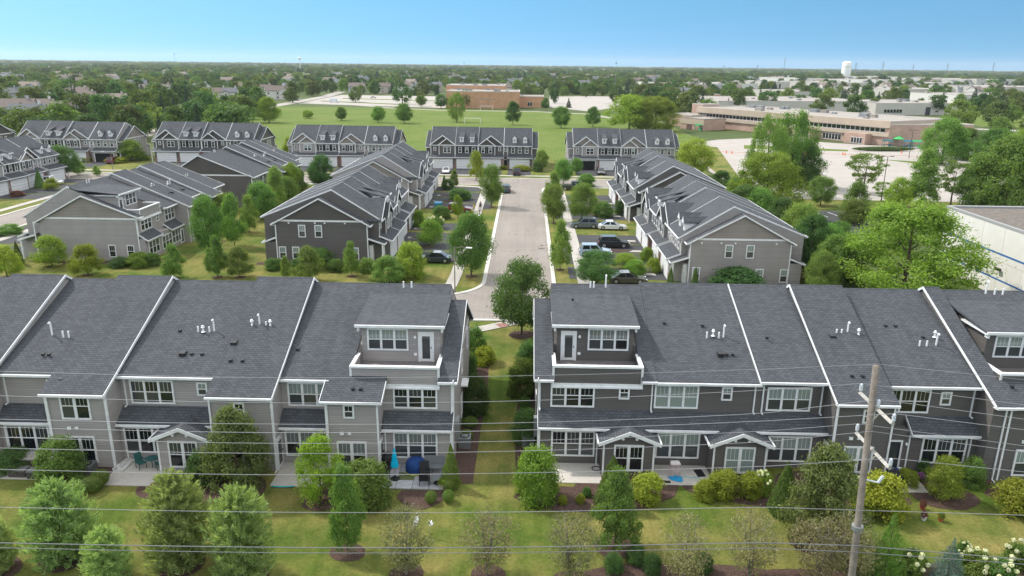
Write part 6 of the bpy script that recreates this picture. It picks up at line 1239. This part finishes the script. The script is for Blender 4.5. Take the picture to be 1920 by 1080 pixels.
# ------------------------------------------------------------------ woods to the horizon
rw = np.random.default_rng(21)
HPA = np.array(HP_); HS_ = HPA[:len(hs_)]
def blocked(x, y):
    if y < 640 and np.any((np.abs(HS_[:, 0]/HS_[:, 1]-x/y)*y < 9) & (HS_[:, 1] > y) & (HS_[:, 1]-y < 75)): return True
    if y < 1500 and np.min((HPA[:, 0]-x)**2+(HPA[:, 1]-3-y)**2) < 90: return True
    if max(-178, -80-.32*(y-214)) < x < 66 and y < 466: return True
    if y < 214 and x < 60: return True
    if -165 < x < 75 and 440 < y < 640: return rw.random() > .06
    if 40 < x < 170 and y < 385: return True
    if x > 60 and y < 130: return True
    if 95 < x < 270 and 385 < y < 530: return rw.random() > .12
    if x >= 170 and y < 385: return rw.random() > .35
    if x > .27*y and 500 < y < 1500: return rw.random() > .4
    return False
def ring(n, y0, y1, h0, h1, wm):
    out = []
    while len(out) < n:
        y = math.sqrt(rw.uniform(y0*y0, y1*y1)); x = rw.uniform(-.80, .80)*y
        if not blocked(x, y): h = rw.uniform(h0, h1); out.append((x, y, h, h*rw.uniform(.75, 1.15)*wm))
    return out
near = ring(330, 218, 560, 7, 14, 1.); mid = ring(1350, 560, 1100, 6, 12, 1.05); mid2 = ring(2200, 1100, 2400, 7, 14, 1.7); dist = ring(2600, 2400, 8000, 8, 16, 3.6)
near.sort(key=lambda t: t[0]**2+t[1]**2)
for i, (x, y, h, w) in enumerate(near[:210]):
    k = ('far', 'far', 'far', 'far_bright', 'far', 'far_spruce')[int(rw.integers(0, 6))]; v = int(rw.integers(0, 3)) if k == 'far' else (int(rw.integers(0, 2)) if k == 'far_bright' else 0)
    zone = 'left of the sports field' if x < -100 else ('behind the brick building' if x < 60 else 'around and behind the school')
    plant(k, v, x, y, h*(1.1 if k == 'far_spruce' else 1), w*(.55 if k == 'far_spruce' else 1), '%s tree in the woods %s' % ({'far': 'leafy green', 'far_bright': 'bright green', 'far_spruce': 'dark pointed'}[k], zone), 'trees in the woods '+zone)
pts = near[210:]+mid+mid2+dist; n = len(pts); P = np.array(pts)
src = [proto(('far', 0))[1], proto(('far', 1))[1], proto(('far', 2))[1], proto(('far_bright', 0))[1], proto(('far_spruce', 0))[1]]
srcob = []
for me in src: srcob.append(next(o for o in bpy.data.objects if o.data == me))
me = bpy.data.meshes.new('distant_woods'); me.from_pydata([(x, y, 0) for x, y, h, w in pts], [], [])
A1 = me.attributes.new('scl', 'FLOAT_VECTOR', 'POINT'); A1.data.foreach_set('vector', np.stack([P[:, 3], P[:, 3], P[:, 2]], 1).astype(np.float32).reshape(-1))
A2 = me.attributes.new('rot', 'FLOAT_VECTOR', 'POINT'); rr_ = np.zeros((n, 3), np.float32); rr_[:, 2] = rw.uniform(0, 6.28, n); A2.data.foreach_set('vector', rr_.reshape(-1))
A3 = me.attributes.new('idx', 'INT', 'POINT'); A3.data.foreach_set('value', rw.choice([0, 1, 2, 0, 1, 2, 3, 3, 4], n).astype(np.int32))
wood = put('distant_woods', me); tag(wood, 'continuous canopy of far woods reaching to the horizon', 'woods', kind='stuff')
ng = bpy.data.node_groups.new('woods', 'GeometryNodeTree'); ng.interface.new_socket('Geometry', in_out='INPUT', socket_type='NodeSocketGeometry'); ng.interface.new_socket('Geometry', in_out='OUTPUT', socket_type='NodeSocketGeometry')
gi = ng.nodes.new('NodeGroupInput'); go = ng.nodes.new('NodeGroupOutput'); ip = ng.nodes.new('GeometryNodeInstanceOnPoints'); jn = ng.nodes.new('GeometryNodeJoinGeometry')
for ob in reversed(srcob):
    oi = ng.nodes.new('GeometryNodeObjectInfo'); oi.inputs['Object'].default_value = ob; oi.inputs['As Instance'].default_value = True; oi.transform_space = 'ORIGINAL'; ng.links.new(oi.outputs['Geometry'], jn.inputs[0])
def nattr(nm, ty): q = ng.nodes.new('GeometryNodeInputNamedAttribute'); q.data_type = ty; q.inputs[0].default_value = nm; return q.outputs[0]
ng.links.new(gi.outputs[0], ip.inputs['Points']); ng.links.new(jn.outputs[0], ip.inputs['Instance']); ip.inputs['Pick Instance'].default_value = True
ng.links.new(nattr('idx', 'INT'), ip.inputs['Instance Index']); ng.links.new(nattr('scl', 'FLOAT_VECTOR'), ip.inputs['Scale']); ng.links.new(nattr('rot', 'FLOAT_VECTOR'), ip.inputs['Rotation']); ng.links.new(ip.outputs[0], go.inputs[0])
wood.modifiers.new('woods', 'NODES').node_group = ng
# ------------------------------------------------------------------ things on the horizon
def farpt(x, Y): d = ray(x, 130); return float(d[0]/d[1]*Y)
Y = 2000; o = thing('water_tower', 'white water tower with a domed tank on the horizon', 'water tower', (farpt(1587, Y), Y, 0)); zt = float(atY(1587, 115, Y)[2])
MB().lathe([(11.5, 0), (11.5, zt-4), (9.8, zt-1.8), (5.5, zt-.3), (0, zt)], 24).obj('tank', mat('tower_white', (.75, .74, .7), .5), o, smooth=True); MB().lathe([(11.6, zt-14), (11.6, zt-13)], 24).obj('band', GREYM, o)
for i, (x, yt, Y) in enumerate(((1655, 116, 2400), (1712, 121, 2900), (1776, 119, 2900), (1862, 117, 2600), (1604, 118, 2800), (1470, 108, 3200), (1357, 122, 3000), (1420, 122, 3000))):
    zt = float(atY(x, yt, Y)[2]); o = thing('transmission_tower', 'lattice transmission tower on the horizon', 'pylon', (farpt(x, Y), Y, 0), 0, 'transmission towers on the horizon'); w = 3.4
    for sx in (-1, 1):
        for sy in (-1, 1): MB().tube([(sx*w, sy*w, 0), (sx*.6, sy*.6, zt*.7), (sx*.4, sy*.4, zt)], .28, 4).obj('leg', GREYM, o)
    for k, q in enumerate((.72, .84, .95)): MB().box(-7+k*1.2, 7-k*1.2, -.35, .35, zt*q, zt*q+.6).obj('crossarm', GREYM, o)
for i, (x, yt, Y, lb) in enumerate(((1155, 113, 720, 'thin grey radio mast beyond the brick building'), (330, 99, 2600, 'thin mast on the left horizon'), (870, 116, 2600, 'thin mast on the middle horizon'))):
    zt = float(atY(x, yt, Y)[2]); o = thing('radio_mast', lb, 'mast', (farpt(x, Y), Y, 0)); r = .22*max(1, Y/900); MB().tube([(0, 0, 0), (0, 0, zt)], [r, r*.5], 6).obj('mast', GREYM, o); MB().box(-r*4, r*4, -r, r, zt*.9, zt*.9+r*3).obj('antenna', GREYM, o)
Y = 2400; zt = float(atY(563, 107, Y)[2]); o = thing('water_tower', 'tiny pale ball shaped water tower on the left horizon', 'water tower', (farpt(563, Y), Y, 0)); MB().tube([(0, 0, 0), (0, 0, zt-4)], 1.2, 8).obj('stem', mat('tower_white', (.75, .74, .7)), o); MB().lathe([(0, zt-7), (4, zt-6), (5.5, zt-3.5), (4, zt-1), (0, zt)], 14).obj('tank', mat('tower_white', (.75, .74, .7)), o)
# ------------------------------------------------------------------ air
hz = MB().box(-12000, 12000, -200, 9500, -2, 95).obj('haze', TRIM); hz.data.materials.clear()
hm_ = bpy.data.materials.new('haze_air'); hm_.use_nodes = True; t = hm_.node_tree; t.nodes.clear(); pvn = t.nodes.new('ShaderNodeVolumePrincipled'); om = t.nodes.new('ShaderNodeOutputMaterial'); t.links.new(pvn.outputs[0], om.inputs['Volume'])
pvn.inputs['Color'].default_value = (.86, .93, 1, 1); pvn.inputs['Density'].default_value = .00006; pvn.inputs['Anisotropy'].default_value = .2
hz.data.materials.append(hm_); hz['kind'] = 'stuff'; hz['label'] = 'thin pale summer haze over the suburb'; hz['category'] = 'haze'
